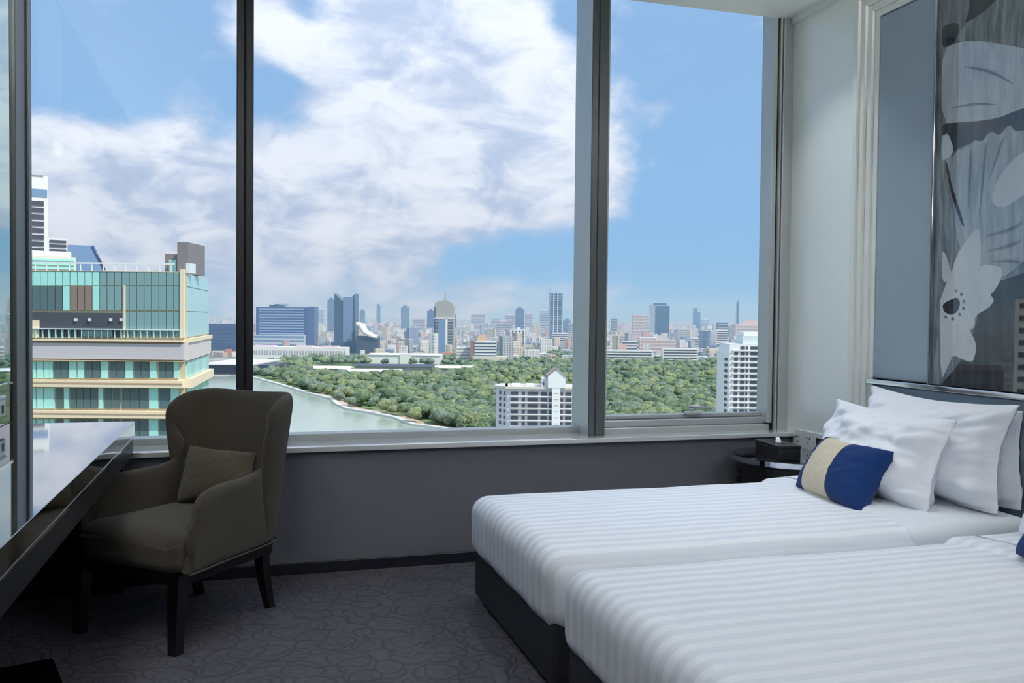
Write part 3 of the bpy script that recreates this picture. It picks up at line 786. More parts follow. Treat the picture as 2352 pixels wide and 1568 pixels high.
X_MAUVE = ext('mauve_render', (206, 198, 204)); X_ROOF = ext('roof_slab', (206, 196, 184)); X_WIN = ext('far_window', (84, 82, 94), .3); X_BLUEG = ext('blue_glass', (122, 146, 178), .35)
X_STEEL = ext('slate_tower_glass', (78, 92, 112), .3); X_PALE = ext('pale_tower', (200, 204, 208)); X_NAVYG = ext('navy_glass', (78, 94, 128), .25); X_TAN = ext('tan_tower', (170, 166, 158))
X_PINK = ext('pink_render', (214, 190, 186)); X_ORANGE = ext('orange_roof', (196, 132, 96)); X_DARKR = ext('dark_roof', (70, 76, 88)); X_REDBR = ext('dark_red_brick', (74, 44, 40))

def ground_mat():
    m, n, b = new_mat('city_ground')
    t = n.nodes.new('ShaderNodeTexCoord')
    a = noise_tex(n, t.outputs['Object'], .012, 6, .6); c_ = noise_tex(n, t.outputs['Object'], .06, 3, .5)
    c1 = mixc(n, a.smooth(.42, .58), srgb(96, 120, 88), srgb(170, 166, 158))
    n.links.new(mixc(n, c_.smooth(.5, .62), c1, srgb(120, 116, 112)), b.inputs['Base Color']); b.inputs['Roughness'].default_value = .9
    return m
v = [(-30000, 40, GZ), (30000, 40, GZ), (30000, 42000, GZ), (-30000, 42000, GZ)]
st(mesh('ground', v, [(0, 1, 2, 3)], ground_mat()))
BANK = [(330, 868), (480, 866), (560, 864), (590, 871), (640, 885), (700, 904), (757, 918), (770, 931), (795, 942), (850, 951), (905, 963), (945, 979), (1010, 987), (1060, 1000), (1120, 1040)]
def gp(px, py, dz=0.0): return onz(px, py, GZ + dz)
bk = [gp(*p) for p in BANK]
def water_mat():
    m, n, b = new_mat('river_water')
    t = n.nodes.new('ShaderNodeTexCoord')
    a = noise_tex(n, t.outputs['Object'], .010, 4, .55)
    n.links.new(mixc(n, a, srgb(150, 164, 146), srgb(174, 184, 168)), b.inputs['Base Color'])
    b.inputs['Roughness'].default_value = .16; b.inputs['Specular IOR Level'].default_value = .6
    bn = n.nodes.new('ShaderNodeBump'); bn.inputs['Strength'].default_value = .15; bn.inputs['Distance'].default_value = 1.0
    n.links.new(noise_tex(n, t.outputs['Object'], .15, 4, .6).s, bn.inputs['Height']); n.links.new(bn.outputs[0], b.inputs['Normal'])
    return m
wat = [(p[0], p[1], GZ + .4) for p in bk] + [(250, 120, GZ + .4), (-900, 120, GZ + .4), (-900, bk[0][1] - 60, GZ + .4)]
st(mesh('river', wat, [tuple(range(len(wat)))], water_mat()))
def ribbon(name, pts, off0, off1, z0, z1, m):
    P = [np.array(p[:2]) for p in pts]; V = []; Fc = []
    for i, p in enumerate(P):
        t = P[min(i + 1, len(P) - 1)] - P[max(i - 1, 0)]; t /= np.linalg.norm(t); n_ = np.array((-t[1], t[0]))
        a, b = p + n_ * off0, p + n_ * off1
        V += [(a[0], a[1], GZ), (a[0], a[1], GZ + z1), (b[0], b[1], GZ + z1), (b[0], b[1], GZ)]
    for i in range(len(P) - 1):
        for j in range(3): Fc.append((4 * i + j, 4 * (i + 1) + j, 4 * (i + 1) + j + 1, 4 * i + j + 1))
    return st(mesh(name, V, Fc, m))
ribbon('path_embankment', bk[2:], 0, 5, 0, 2.2, ext('embankment_stone', (212, 206, 196)))
ribbon('path_promenade', bk[5:], 6, 15, 0, 1.2, ext('promenade_earth', (196, 172, 146)))
PARK = [(590, 871), (640, 885), (700, 904), (757, 918), (770, 931), (795, 942), (850, 951), (905, 963), (945, 979), (1010, 987), (1060, 1000), (1120, 1060), (1900, 1060), (1900, 842), (1600, 838), (1300, 815), (1050, 815), (800, 820), (640, 828), (585, 845)]
pk = [gp(px, py, .2) for px, py in PARK]
lawn = ext('park_lawn', (116, 132, 84), .9, .35, .02)
st(mesh('ground_park', pk, [tuple(range(len(pk)))], lawn))

# ------------------------------------------------------------------ building helpers
LAND = []                               # footprints already taken
def hframe(px, d):
    p = at(px, 735, d); return p
def building(name, label, px0, px1, pyt, d, deep, m, rot=0.0, group=None, base_py=None, body='body', cat='building', face=False):
    a, b = at(px0, pyt, d), at(px1, pyt, d)
    w = float(np.hypot(*(b - a)[:2])); top = float((a[2] + b[2]) / 2); h = top - GZ
    c = (a + b) / 2
    if face:
        th = math.atan(((px0 + px1) / 2 - 1176) / F_PX); rot = -th; w *= math.cos(th)
    rz = math.atan2(b[1] - a[1], b[0] - a[0]) + rot
    r = empty(name, (float(c[0]), float(c[1]), GZ), rz, label, cat, group)
    LAND.append((float(c[0] - math.sin(rz) * deep / 2), float(c[1] + math.cos(rz) * deep / 2), .55 * math.hypot(w, deep) + 3))
    box(body, -w / 2, w / 2, 0, deep, 0, h, m, r, local=True)
    k = d / F_PX
    return r, w, h, k
def bands(r, w, h, deep, k, n, z_hi, z_lo, m, frac=.5, name='window_band', inset=.06, side=False, dpt=.4):
    """n storeys of glazing between pixel drops z_hi and z_lo (metres below the roof)"""
    pitch = (z_lo - z_hi) / n
    for i in range(n):
        z1 = h - z_hi - pitch * i; z0 = z1 - pitch * frac
        box(name, -w / 2 * (1 - inset), w / 2 * (1 - inset), -dpt, .5, z0, z1, m, r, local=True)
        if side:
            for s in (-1, 1): box(name, s * w / 2 - dpt, s * w / 2 + dpt, deep * .06, deep * .94, z0, z1, m, r, local=True)

# ------------------------------------------------------------------ the teal and beige block close by
D0 = 106.0
Rh = np.array((math.cos(YAW), -math.sin(YAW))); Fh = np.array((math.sin(YAW), math.cos(YAW)))
cor = at(425, 735, D0)
teal = empty('glass_office_block', (float(cor[0]), float(cor[1]), GZ), -YAW, 'teal glass and beige stone tower block just outside, at the left', 'building')
def tp(px, py, y=0.0):
    d = ray(px, py); t = ((cor[:2] - CAM[:2]) @ Fh + y) / (d[:2] @ Fh); p = CAM + d * t
    return float((p[:2] - cor[:2]) @ Rh), float(p[2] - GZ)
SA = math.radians(4.6) - YAW
sdir = np.array((math.sin(SA), math.cos(SA))); SL = 21.9
snor = np.array((math.cos(SA), -math.sin(SA)))
LEFT = tp(-60, 735)[0]
def zt(py): return tp(300, py)[1]
S1 = sdir * SL
prism('tower_body', [(LEFT, 0), (0, 0), (S1[0], S1[1]), (S1[0] - 8, S1[1] + 6), (LEFT, 26)], 0, zt(624), ext('facade_stone', (214, 192, 158)), teal, local=True)
def fpane(px0, px1, py0, py1, m, name='pane', dpt=.16, y=0.0):
    u0, z1 = tp(px0, py0); u1, z0 = tp(px1, py1)
    return box(name, u0, u1, y - dpt, y + .05, z0, z1, m, teal, local=True)
def spane(t0, t1, py0, py1, m, name='pane', dpt=.15):
    z1, z0 = zt(py0), zt(py1)
    o = box(name, -dpt, dpt, -(t1 - t0) / 2, (t1 - t0) / 2, z0, z1, m, teal, local=True)
    c = sdir * (t0 + t1) / 2; o.location = (c[0], c[1], (z0 + z1) / 2); o.rotation_euler = (0, 0, -SA)
    return o
cw = 17.0
for c in range(22):
    x1 = 417 - c * cw; x0 = x1 - cw
    for (y0, y1) in ((624, 655), (657, 713), (716, 772)):
        if x1 <= 236 and y0 == 624: mm = X_TEAL
        elif x1 <= 236 and y0 == 657:
            mm = X_BROWN if 168 < (x0 + x1) / 2 < 220 else (X_TEAL if 150 < (x0 + x1) / 2 < 236 else X_DGL)
        elif y0 == 716 and x1 <= 287: continue
        else: mm = X_CURT if (x0 + x1) / 2 > 236 else X_DGL
        if x1 < -40: continue
        fpane(x0 + 1.0, x1 - 1.0, y0, y1, mm)
# recessed terrace bar
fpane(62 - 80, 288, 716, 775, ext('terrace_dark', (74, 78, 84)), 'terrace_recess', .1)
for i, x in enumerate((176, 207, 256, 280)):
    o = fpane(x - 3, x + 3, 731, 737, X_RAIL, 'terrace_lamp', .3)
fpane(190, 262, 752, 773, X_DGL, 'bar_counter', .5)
fpane(72, 92, 735, 775, X_BEIGE, 'terrace_pier', .3); fpane(286, 290, 655, 775, X_BEIGE, 'pier', .3)
for x in range(-40, 412, 15):
    fpane(x, x + 14, 756, 776, G_PANE if False else X_SIDE, 'balustrade_post', .55).scale.x *= .09
fpane(-60, 413, 754, 756.5, X_RAIL, 'balustrade_rail', .6)
fpane(-60, 425, 776, 785, X_BEIGE, 'ledge', .8); fpane(-60, 425, 785, 826, X_GREYB, 'stone_band', .5); fpane(-60, 425, 825, 829, X_BEIGE, 'ledge', .7)
fpane(416, 425, 618, 776, X_BEIGE, 'corner_pier', .35)
S_A = [(x, x + 15, 't') for x in range(-50, 108, 17)] + [(111, 123, 't'), (125, 141, 'd'), (142, 158, 'd'), (160, 177, 't'), (179, 194, 't'), (196, 213, 'd'), (214, 231, 'd'), (233, 250, 't'), (252, 268, 'd'), (269, 287, 'd'), (289, 307, 't'), (309, 325, 'd'), (326, 343, 'd'), (345, 361, 't'), (365, 382, 'd'), (383, 398, 'd'), (400, 412, 't')]
S_B = [(x, x + 15, 't') for x in range(-50, 108, 17)] + [(111, 127, 't'), (130, 146, 'd'), (148, 160, 't'), (162, 177, 'd'), (178, 193, 'd'), (194, 209, 'd'), (210, 225, 'd'), (227, 239, 't'), (241, 258, 'd'), (260, 277, 'd'), (281, 300, 'd'), (302, 321, 'd'), (322, 341, 'd'), (343, 365, 't'), (367, 391, 'd'), (393, 412, 't')]
rows = [(829, 869, S_A), (889, 939, S_B), (961, 1011, S_B), (1033, 1085, S_A), (1107, 1160, S_B)]
for (y0, y1, S) in rows:
    for (a_, b_, k_) in S: fpane(a_ + .6, b_ - .6, y0 + 1, y1 - 1, X_TEAL if k_ == 't' else X_DGL)
    fpane(-60, 425, y1, y1 + 21, X_BEIGE, 'stone_band', .9)
    fpane(-60, 425, y1 + 8, y1 + 10, ext('groove', (186, 160, 128)), 'band_groove', .95)
for i in range(5):
    for (y0, y1) in ((626, 655), (657, 713), (715, 773)): spane(1.2 + i * 4.1, 5.0 + i * 4.1, y0, y1, X_SIDE)
spane(0, SL, 776, 785, X_BEIGE, 'ledge', .6); spane(0, SL, 785, 826, ext('stone_sunlit_side', (210, 200, 196)), 'stone_band', .4)  # side band: sunlight put into colour, a paler copy of the front stone
for (y0, y1, S) in rows:
    for i in range(6): spane(.8 + i * 3.5, 3.9 + i * 3.5, y0 + 1, y1 - 1, X_SIDE if i % 2 else X_TEAL)
    spane(0, SL, y1, y1 + 21, X_BEIGE, 'stone_band', .8)
# roof of that block
ROOFZ = zt(624)
def rbx(px0, px1, py0, py1, y0, y1, m, name, drop=True):
    u0, z1 = tp(px0, py0, y0); u1, z0 = tp(px1, py1, y0)
    return box(name, u0, u1, y0, y1, (min(z0, ROOFZ) if drop else z0), z1, m, teal, local=True)
rbx(407, 432, 556, 626, 4, 10, X_GREYP, 'lift_tower'); rbx(379, 408, 583, 626, 6, 9, X_GREYP, 'plant_room'); rbx(388, 405, 597, 622, 5.9, 6.2, X_TEAL, 'plant_window')
rbx(-60, 400, 603, 604.2, .8, .95, X_RAIL, 'roof_rail', False)
for x in range(-50, 400, 26): rbx(x, x + 1.2, 603, 626, .8, .95, X_RAIL, 'roof_post')
rbx(-60, 425, 619, 625, -.2, .6, X_BEIGE, 'parapet')
rbx(427, 436, 604, 626, 1.0, 3, X_RAIL, 'roof_vent')

# towers behind the teal block
r, w, h, k = building('apartment_tower', 'tall white tower with striped storeys behind the teal block', 20, 111, 402, 420, 26, X_WHITE, face=True)
box('window_band', -w / 2, w / 2 - 2 * k, -.4, .5, h - 48 * k, h - 30 * k, X_BLUEG, r, local=True)
for i in range(9): box('window_band', -w / 2, w / 2 - 9 * k, -.4, .5, h - (69 + 15.5 * i) * k, h - (58 + 15.5 * i) * k, X_WIN, r, local=True)
for s_ in (22, 34): box('pier', -w / 2 + s_ * k, -w / 2 + (s_ + 2) * k, -.6, .5, 0, h - 50 * k, X_WHITE, r, local=True)
box('crown', -w / 2, w / 2 - 2, -.5, 2, h, h + .5, X_TAN, r, local=True)
r, w, h, k = building('apartment_block', 'lower white block with dark windows beside the striped tower', 111, 155, 547, 400, 20, X_WHITE, face=True)
bands(r, w, h, 20, k, 4, 4 * k, 46 * k, X_WIN, .6, inset=.12)
r, w, h, k = building('office_block', 'pale stone roofs between the striped tower and the teal block', 40, 175, 588, 240, 20, ext('cream_render', (222, 214, 196)), face=True)
box('roof_box', -4, 6, 3, 10, h, h + 1.6, X_WHITE, r, local=True); box('roof_box', -w / 2, -3, 1, 8, h, h + 1.0, X_RAIL, r, local=True); bands(r, w, h, 20, k, 3, 6 * k, 34 * k, X_TEAL, .5)
# sloped blue glass building
a_, b_, c2 = at(155, 562, 330), at(207, 562, 330), at(232, 618, 330)
r = empty('sloped_glass_tower', (float(a_[0]), float(a_[1]), GZ), -YAW + .45, 'blue glass building with a slanting edge behind the teal block', 'building')
wl, wr_, zz, zs = 0.0, float(np.hypot(*(b_ - a_)[:2])), float(a_[2] - GZ), float(c2[2] - GZ)
xe = wr_ + (zz / (zz - zs)) * (float(np.hypot(*(c2 - a_)[:2])) - wr_)
xs = float(np.hypot(*(c2 - a_)[:2]))
pr = [(wl, 0), (xs, 0), (xs, zs), (wr_, zz), (wl, zz)]
V = [(p[0], 0, p[1]) for p in pr] + [(p[0], 18, p[1]) for p in pr]
mesh('glass_body', V, [(0, 1, 2, 3, 4), (9, 8, 7, 6, 5)] + [(i, (i + 1) % 5, 5 + (i + 1) % 5, 5 + i) for i in range(5)], X_BLUEG, r, world=False)
tube('edge_fin', [(wr_, -.1, zz), (xs, -.1, zs)], .5, X_NAVYG, r, 6)

# ------------------------------------------------------------------ apartment house with the gabled tower
AD = 464.0
r, w, h, k = building('gabled_apartment_house', 'white apartment house with a gabled stair tower at the park edge', 1166, 1345, 893, AD, 22, X_MAUVE, rot=.0)
KX = lambda px: -w / 2 + (px - 1166) * k
ZY = lambda py: h - (py - 893) * k
box('roof_slab', -w / 2 - 1.2, w / 2 + 1, -1.6, 23, h, h + 1.1, X_ROOF, r, local=True)
# left wing turned away
prism('side_wing', [(-w / 2, 0), (-w / 2 - 6.2, 9), (-w / 2 - 4, 22), (-w / 2, 22)], 0, h, X_MAUVE, r, local=True)
prism('side_roof', [(-w / 2, -1.6), (-w / 2 - 7.6, 8.6), (-w / 2 - 4, 23), (-w / 2, 23)], h, h + 1.1, X_ROOF, r, local=True)
cols = [(1174, 1190), (1199, 1206), (1212, 1236), (1242, 1256), (1261, 1268), (1288, 1293), (1299, 1312), (1317, 1325), (1330, 1340)]
for f_ in range(9):
    zc = ZY(903 + f_ * 13.9)
    for (c0, c1) in cols:
        box('window', KX(c0), KX(c1), -.35, .3, zc - 1.15, zc + .55, X_WIN, r, local=True)
    for (c0, c1) in ((1172, 1270), (1286, 1345)):
        box('balcony_slab', KX(c0), KX(c1), -1.5, 0, zc - 1.75, zc - 1.35, X_WHITE, r, local=True)
    for t in (.25, .62):
        bx_ = box('window', -.3, .3, -.8, .8, zc - 1.15, zc + .55, X_WIN, r, local=True)
        bx_.location.x = -w / 2 - 6.2 * t; bx_.location.y = 9 * t; bx_.rotation_euler = (0, 0, math.radians(34.5))
    box('stair_slit', KX(1272), KX(1283), -2.75, -2.3, zc + .2, zc + .5, X_GREYB, r, local=True)
tw = (KX(1258), KX(1298))
box('stair_tower', tw[0] + 2.2, tw[1] - 2.6, -2.6, 8, 0, h + 2, X_WHITE, r, local=True)
zg0, zg1, zr = ZY(889), ZY(862), ZY(846)
pr = [(tw[0], zg0), (tw[1], zg0), (tw[1], zg1), ((tw[0] + tw[1]) / 2, zr), (tw[0], zg1)]
V = [(p[0], -2.8, p[1]) for p in pr] + [(p[0], 12, p[1]) for p in pr]
mesh('gable_house', V, [(0, 1, 2, 3, 4), (9, 8, 7, 6, 5)] + [(i, (i + 1) % 5, 5 + (i + 1) % 5, 5 + i) for i in range(5)], X_WHITE, r, world=False)
xm = (tw[0] + tw[1]) / 2
for s, xe_ in ((0, tw[0]), (1, tw[1])):
    V = [(xe_ + (-.6 if s == 0 else .6), -3.2, zg1 - .4), (xm, -3.2, zr + .3), (xm, 12.4, zr + .3), (xe_ + (-.6 if s == 0 else .6), 12.4, zg1 - .4)]
    o = mesh('gable_roof', V, [(0, 1, 2, 3)], ext('brown_roof', (158, 142, 134)), r, world=False); o.modifiers.new('s', 'SOLIDIFY').thickness = .4
box('gable_window', KX(1247), KX(1250), -1, -.5, ZY(884), ZY(878), X_WIN, r, local=True)
box('penthouse', KX(1243), KX(1258), -1, 10, h, ZY(868), X_MAUVE, r, local=True)
for i, (c0, c1) in enumerate(((1176, 1196), (1208, 1226))): box('roof_hut', KX(c0), KX(c1), 4, 9, h + 1.1, h + 2.4, X_WHITE, r, local=True)

# white tower at the right
r, w, h, k = building('white_apartment_tower', 'white high-rise apartment tower seen at the right edge of the window', 1676, 1790, 790, 488, 24, X_WHITE)
prism('stepped_side', [(-w / 2, 0), (-w / 2 - 2.2, 5), (-w / 2 - 1.8, 22), (-w / 2, 22)], 0, h - 4.5, X_WHITE, r, local=True)
box('penthouse', -w / 2 + 8, w / 2, 3, 18, h, h + 4.5, ext('pale_green_grey', (206, 214, 210)), r, local=True)
box('roof_tank', -w / 2 + 9, w / 2, 5, 16, h + 4.5, h + 6.6, X_WHITE, r, local=True)
kx = lambda px: -w / 2 + (px - 1676) * k
for f_ in range(20):
    zc = h - (9 + f_ * 13.2) * k
    for (c0, c1) in ((1687, 1695), (1701, 1711), (1714, 1718), (1724, 1740), (1746, 1754), (1760, 1774)):
        if f_ == 0 and c0 < 1690: continue
        box('window', kx(c0), kx(c1), -.3, .3, zc - .8, zc + .8, X_WIN, r, local=True)
    box('balcony_slab', kx(1682), kx(1790), -1.0, 0, zc - 1.75, zc - 1.25, X_WHITE, r, local=True)
    if f_ > 1:
        o = box('window', -.3, .3, -1.1, 1.1, zc - .8, zc + .6, X_WIN, r, local=True); o.location.x = -w / 2 - 1.2; o.location.y = 2.6; o.rotation_euler = (0, 0, math.radians(23.7))

# ------------------------------------------------------------------ landmarks of the skyline
def hz(px): return 719 + .0108 * (px - 500)
def dist(px, base_py): return 90.0 * F_PX / (base_py - hz(px))
d = dist(650, 797)
r, w, h, k = building('convention_block', 'wide dark blue glass slab block across the river', 588, 706, 705, d, 60, X_NAVYG)
bands(r, w, h, 60, k, 10, 4 * k, 66 * k, ext('pale_blue_louvre', (150, 166, 196)), .42, 'louvre', .12)
prism('end_wing', [(w / 2, 0), (w / 2 + 14 * k, 12), (w / 2 + 14 * k, 60), (w / 2, 60)], 0, h + 2 * k, X_NAVYG, r, local=True)
box('podium', -w / 2 - 1, w / 2 - 4 * k, -14, 0, 0, h - 64 * k, X_PALE, r, local=True)
for i in range(3): box('podium_band', -w / 2 - 1.5, w / 2 - 3.5 * k, -14.6, -14, h - (70 + i * 9) * k, h - (66 + i * 9) * k, X_BLUEG, r, local=True)
for i in range(5): box('roof_plant', -w / 2 + (28 + i * 12) * k, -w / 2 + (37 + i * 12) * k, 10, 30, h, h + (3 + 4 * math.sin(i * 1.1 + .6)) * k, X_STEEL, r, local=True)
# twin-leaf glass tower
d = dist(790, 806)
r, w, h, k = building('glass_office_tower', 'slate glass tower with a notched top in the skyline', 768, 816, 690, d, 50, X_STEEL)
V = [(-w / 2, 0, h), (-w / 2 + 16 * k, 0, h), (-w / 2, 50, h), (-w / 2 + 16 * k, 50, h)]
for s in (-1, 1):
    x0, x1 = s * w / 2, s * (w / 2 - 17 * k)
    V = [(x0, 0, h), (x1, 0, h), (x0, 0, h + 16 * k), (x0, 50, h), (x1, 50, h), (x0, 50, h + 16 * k)]
    mesh('top_wedge', V, [(0, 1, 2), (5, 4, 3), (0, 3, 4, 1), (1, 4, 5, 2), (2, 5, 3, 0)], X_STEEL, r, world=False)
box('glass_spine', -w / 2 + 20 * k, w / 2 - 6 * k, -1.5, 0, 0, h + 8 * k, ext('pale_slate_glass', (120, 138, 164), .25), r, local=True)
box('base_block', -w / 2 - 6 * k, w / 2 + 4 * k, -8, 40, 0, h - 95 * k, X_STEEL, r, local=True)
# sweeping white roof
d = dist(840, 808)
r, w, h, k = building('sweeping_roof_hall', 'dark hall with a sweeping white roof beside the slate tower', 818, 866, 772, d, 50, X_DARKR)
for s in range(5):
    y0 = s * 10
    pts = [(-w / 2, y0 - 3, h + 30 * k), (-w / 2 + 10 * k, y0 - 3, h + 24 * k), (-w / 2 + 18 * k, y0 - 3, h + 10 * k), (-w / 2 + 32 * k, y0 - 3, h + 2 * k), (w / 2, y0 - 3, h - 3 * k)]
    tube('roof_shell', pts, [3 * k, 5 * k, 5 * k, 4 * k, 2 * k], X_WHITE, r, 8)
# round-topped tower
d = dist(1020, 812)
r, w, h, k = building('round_topped_tower', 'grey tower with rounded top and blue glass strip in the skyline', 997, 1042, 705, d, 45, X_TAN)
V = []; nn = 14
for i in range(nn + 1):
    a = math.pi * i / nn; V += [(-w / 2 * math.cos(a), 0, h + 15 * k * math.sin(a) ** .7), (-w / 2 * math.cos(a), 45, h + 15 * k * math.sin(a) ** .7)]
Fc = [(2 * i, 2 * i + 1, 2 * i + 3, 2 * i + 2) for i in range(nn)] + [tuple(2 * i for i in range(nn + 1)), tuple(2 * i + 1 for i in range(nn, -1, -1))]
mesh('round_top', V, Fc, X_TAN, r, world=False)
box('glass_strip', -w / 2 + 10 * k, 4 * k, -1.5, 1, 0, h - 26 * k, X_BLUEG, r, local=True); box('white_rib', 4 * k, 9 * k, -2, 1, 0, h - 26 * k, X_WHITE, r, local=True)
box('collar', -w / 2 - 1, w / 2 + 1, -2, 46, h - 27 * k, h - 24 * k, X_WHITE, r, local=True)
box('dark_strip', -w / 2, -w / 2 + 3.5 * k, -1, 1, 0, h, X_STEEL, r, local=True)
for i in range(12): box('floor_line', -w / 2 + 3.5 * k, w / 2, -1.2, 1, h - (36 + i * 6.5) * k, h - (34 + i * 6.5) * k, X_STEEL, r, local=True)
tube('antenna', [(3 * k, 10, h + 10 * k), (3 * k, 10, h + 36 * k)], .35 * k, X_STEEL, r, 6); box('roof_frame', -1 * k, 7 * k, 8, 14, h + 8 * k, h + 20 * k, X_TAN, r, local=True)
# tall slim tower with chamfered crown
d = dist(1278, 800)
r, w, h, k = building('tall_residential_tower', 'tallest slim tower with chamfered crown in the middle window', 1262, 1293, 672, d, 40, ext('grey_blue_tower', (150, 166, 184)))
V = [(-w / 2, 0, h), (w / 2, 0, h), (w / 2, 40, h), (-w / 2, 40, h), (-w / 2 + 4 * k, 4, h + 13 * k), (w / 2 - 4 * k, 4, h + 13 * k), (w / 2 - 4 * k, 36, h + 13 * k), (-w / 2 + 4 * k, 36, h + 13 * k)]
mesh('crown', V, [(0, 1, 5, 4), (1, 2, 6, 5), (2, 3, 7, 6), (3, 0, 4, 7), (4, 5, 6, 7), (3, 2, 1, 0)], ext('crown_glass', (160, 180, 198)), r, world=False)
bands(r, w, h, 40, k, 22, 3 * k, 120 * k, X_STEEL, .5, inset=.18)
for x in (-.18, .12): box('pier', w * x - 1.2 * k, w * x + 1.2 * k, -1.5, 0, 0, h, X_PALE, r, local=True)
# white slabs
def slab(label, px0, px1, pyt, base, n, m, wm, rot=0, frac=.5, deep=22, name='residential_block', inset=.06, group=None):
    d = dist((px0 + px1) / 2, base)
    r, w, h, k = building(name, label, px0, px1, pyt, d, deep, m, rot, group)
    bands(r, w, h, deep, k, n, 3 * k, (base - pyt) * k, wm, frac, inset=inset)
    return r, w, h, k
r, w, h, k = slab('white block with vertical piers in the middle of the skyline', 1171, 1210, 757, 802, 8, X_PALE, X_WIN, frac=.45)
for i in range(5): box('pier', -w / 2 + (i + .15) * w / 5, -w / 2 + (i + .6) * w / 5, -1.5, 0, 0, h, X_WHITE, r, local=True)
box('roof_box', -3 * k, 5 * k, 4, 14, h, h + 5 * k, X_WHITE, r, local=True)
slab('white balcony block in front of the tallest slim tower', 1268, 1305, 764, 806, 9, X_WHITE, X_STEEL)
r, w, h, k = slab('white hotel with dark window stripes and orange penthouse by the park', 1090, 1140, 784, 836, 7, X_WHITE, X_STEEL, frac=.35, name='hotel_block', inset=.02)
box('brown_end', -w / 2 - 10 * k, -w / 2, 1, 26, 0, h + 2 * k, ext('brown_brick', (160, 128, 120)), r, local=True)
box('penthouse', -w / 2 + 6 * k, 2 * k, 4, 18, h, h + 10 * k, ext('orange_render', (222, 186, 152)), r, local=True)
box('penthouse_roof', -w / 2 + 9 * k, 0, 6, 16, h + 10 * k, h + 15 * k, ext('orange_render', (222, 186, 152)), r, local=True)
box('podium', -w / 2 - 4 * k, w / 2 + 24 * k, -6, 24, 0, h - 34 * k, ext('cream_render', (222, 214, 196)), r, local=True)
slab('low white office wing left of the striped hotel', 1049, 1080, 797, 834, 5, X_WHITE, X_TAN, frac=.4)
# right pane landmarks
d = dist(1520, 776)
r, w, h, k = building('dark_glass_tower', 'broad dark glass tower with pale side in the right window', 1505, 1538, 702, d, 40, X_STEEL)
prism('pale_side', [(-w / 2, 0), (-w / 2 - 13 * k, 14), (-w / 2 - 10 * k, 40), (-w / 2, 40)], 0, h + 1 * k, X_PALE, r, local=True)
box('sign_frame', -w / 2 - 4 * k, 10 * k, 5, 12, h + 1 * k, h + 6 * k, X_STEEL, r, local=True); bands(r, w, h, 40, k, 14, 4 * k, 74 * k, ext('dark_slate_glass', (66, 80, 98)), .5, inset=.1)
slab('pale stepped tower left of the dark glass tower', 1454, 1478, 722, 780, 8, X_PINK, X_TAN)
slab('narrow pale tower directly beside the dark glass tower', 1478, 1493, 722, 778, 8, X_PALE, X_TAN)
r, w, h, k = slab('slim dark stepped tower in the right window', 1593, 1602, 708, 760, 7, X_STEEL, X_NAVYG); box('lower_half', w / 2, w / 2 + 7 * k, 0, 20, 0, h - 8 * k, X_STEEL, r, local=True)
r, w, h, k = building('needle_tower', 'very thin needle tower far off in the right window', 1693, 1698, 696, 5200, 20, X_STEEL)
box('tip', -w / 3, w / 3, 4, 12, h, h + 6 * k, X_STEEL, r, local=True)
d = dist(1715, 790)
r, w, h, k = building('pink_domed_block', 'large pinkish block with a low dome behind the white tower', 1690, 1760, 745, d, 60, X_PINK)
V = [(-w / 2 + 16 * k, 10, h), (w / 2, 10, h), (w / 2 - 8 * k, 10, h + 10 * k), (-w / 2 + 26 * k, 10, h + 10 * k)]
V += [(a, 50, c) for (a, b, c) in V]
mesh('dome_roof', V, [(0, 1, 2, 3), (7, 6, 5, 4), (0, 4, 5, 1), (1, 5, 6, 2), (2, 6, 7, 3), (3, 7, 4, 0)], X_PINK, r, world=False); bands(r, w, h, 60, k, 6, 4 * k, 44 * k, X_TAN, .4)
for (x0, x1, t_, b_, n_, mm, lab) in (
    (1558, 1586, 754, 792, 8, X_PALE, 'pale slab block left of the slim stepped tower'), (1588, 1606, 776, 802, 6, X_WHITE, 'small white block under the slim stepped tower'),
    (1618, 1646, 760, 800, 8, X_PALE, 'pale twin slab left of the white high-rise'), (1646, 1672, 757, 800, 8, X_WHITE, 'white slab touching the white high-rise'), (1647, 1671, 741, 780, 5, X_STEEL, 'dark flat-topped block above the pale slabs at the right'),
    (1405, 1418, 732, 770, 6, X_STEEL, 'small dark tower at the left of the right window'), (1392, 1500, 804, 832, 4, X_WHITE, 'long white apartment row at the park edge in the right window'),
    (1522, 1603, 800, 833, 5, X_WHITE, 'white apartment row with dark bays behind the park'), (1428, 1464, 783, 812, 4, X_WHITE, 'white block with reddish ends above the long row'),
    (1470, 1552, 780, 815, 4, X_PINK, 'wide pinkish white block above the apartment rows'), (1470, 1508, 774, 812, 3, X_WHITE, 'white block with roof huts behind the apartment rows')):
    slab(lab, x0, x1, t_, b_, n_, mm, X_WIN if mm is X_WHITE else X_TAN, frac=.4)
# river front
d = dist(690, 823)
r, w, h, k = building('riverside_hall', 'long white riverside building with rows of bays', 580, 795, 797, d, 40, X_WHITE)
for i in range(34):
    box('bay', -w / 2 + (i + .25) * w / 34, -w / 2 + (i + .75) * w / 34, -.8, .3, h - 17 * k, h - 8 * k, ext('bay_grey', (178, 174, 172)), r, local=True)
for (a_, b_) in ((.0, .22), (.45, .62), (.72, .9)): box('tile_roof', -w / 2 + a_ * w, -w / 2 + b_ * w, 4, 34, h, h + 3 * k, X_PINK, r, local=True)
r, w, h, k = building('flat_roof_hall', 'flat white roofed hall with dark walls at the river bend', 470, 630, 838, dist(560, 856), 90, X_DARKR)
box('white_roof', -w / 2 - 2, w / 2 - 45 * k, -6, 150, h, h + 3 * k, X_WHITE, r, local=True); box('white_end', w / 2 - 10 * k, w / 2, -2, 10, 0, h, X_WHITE, r, local=True)
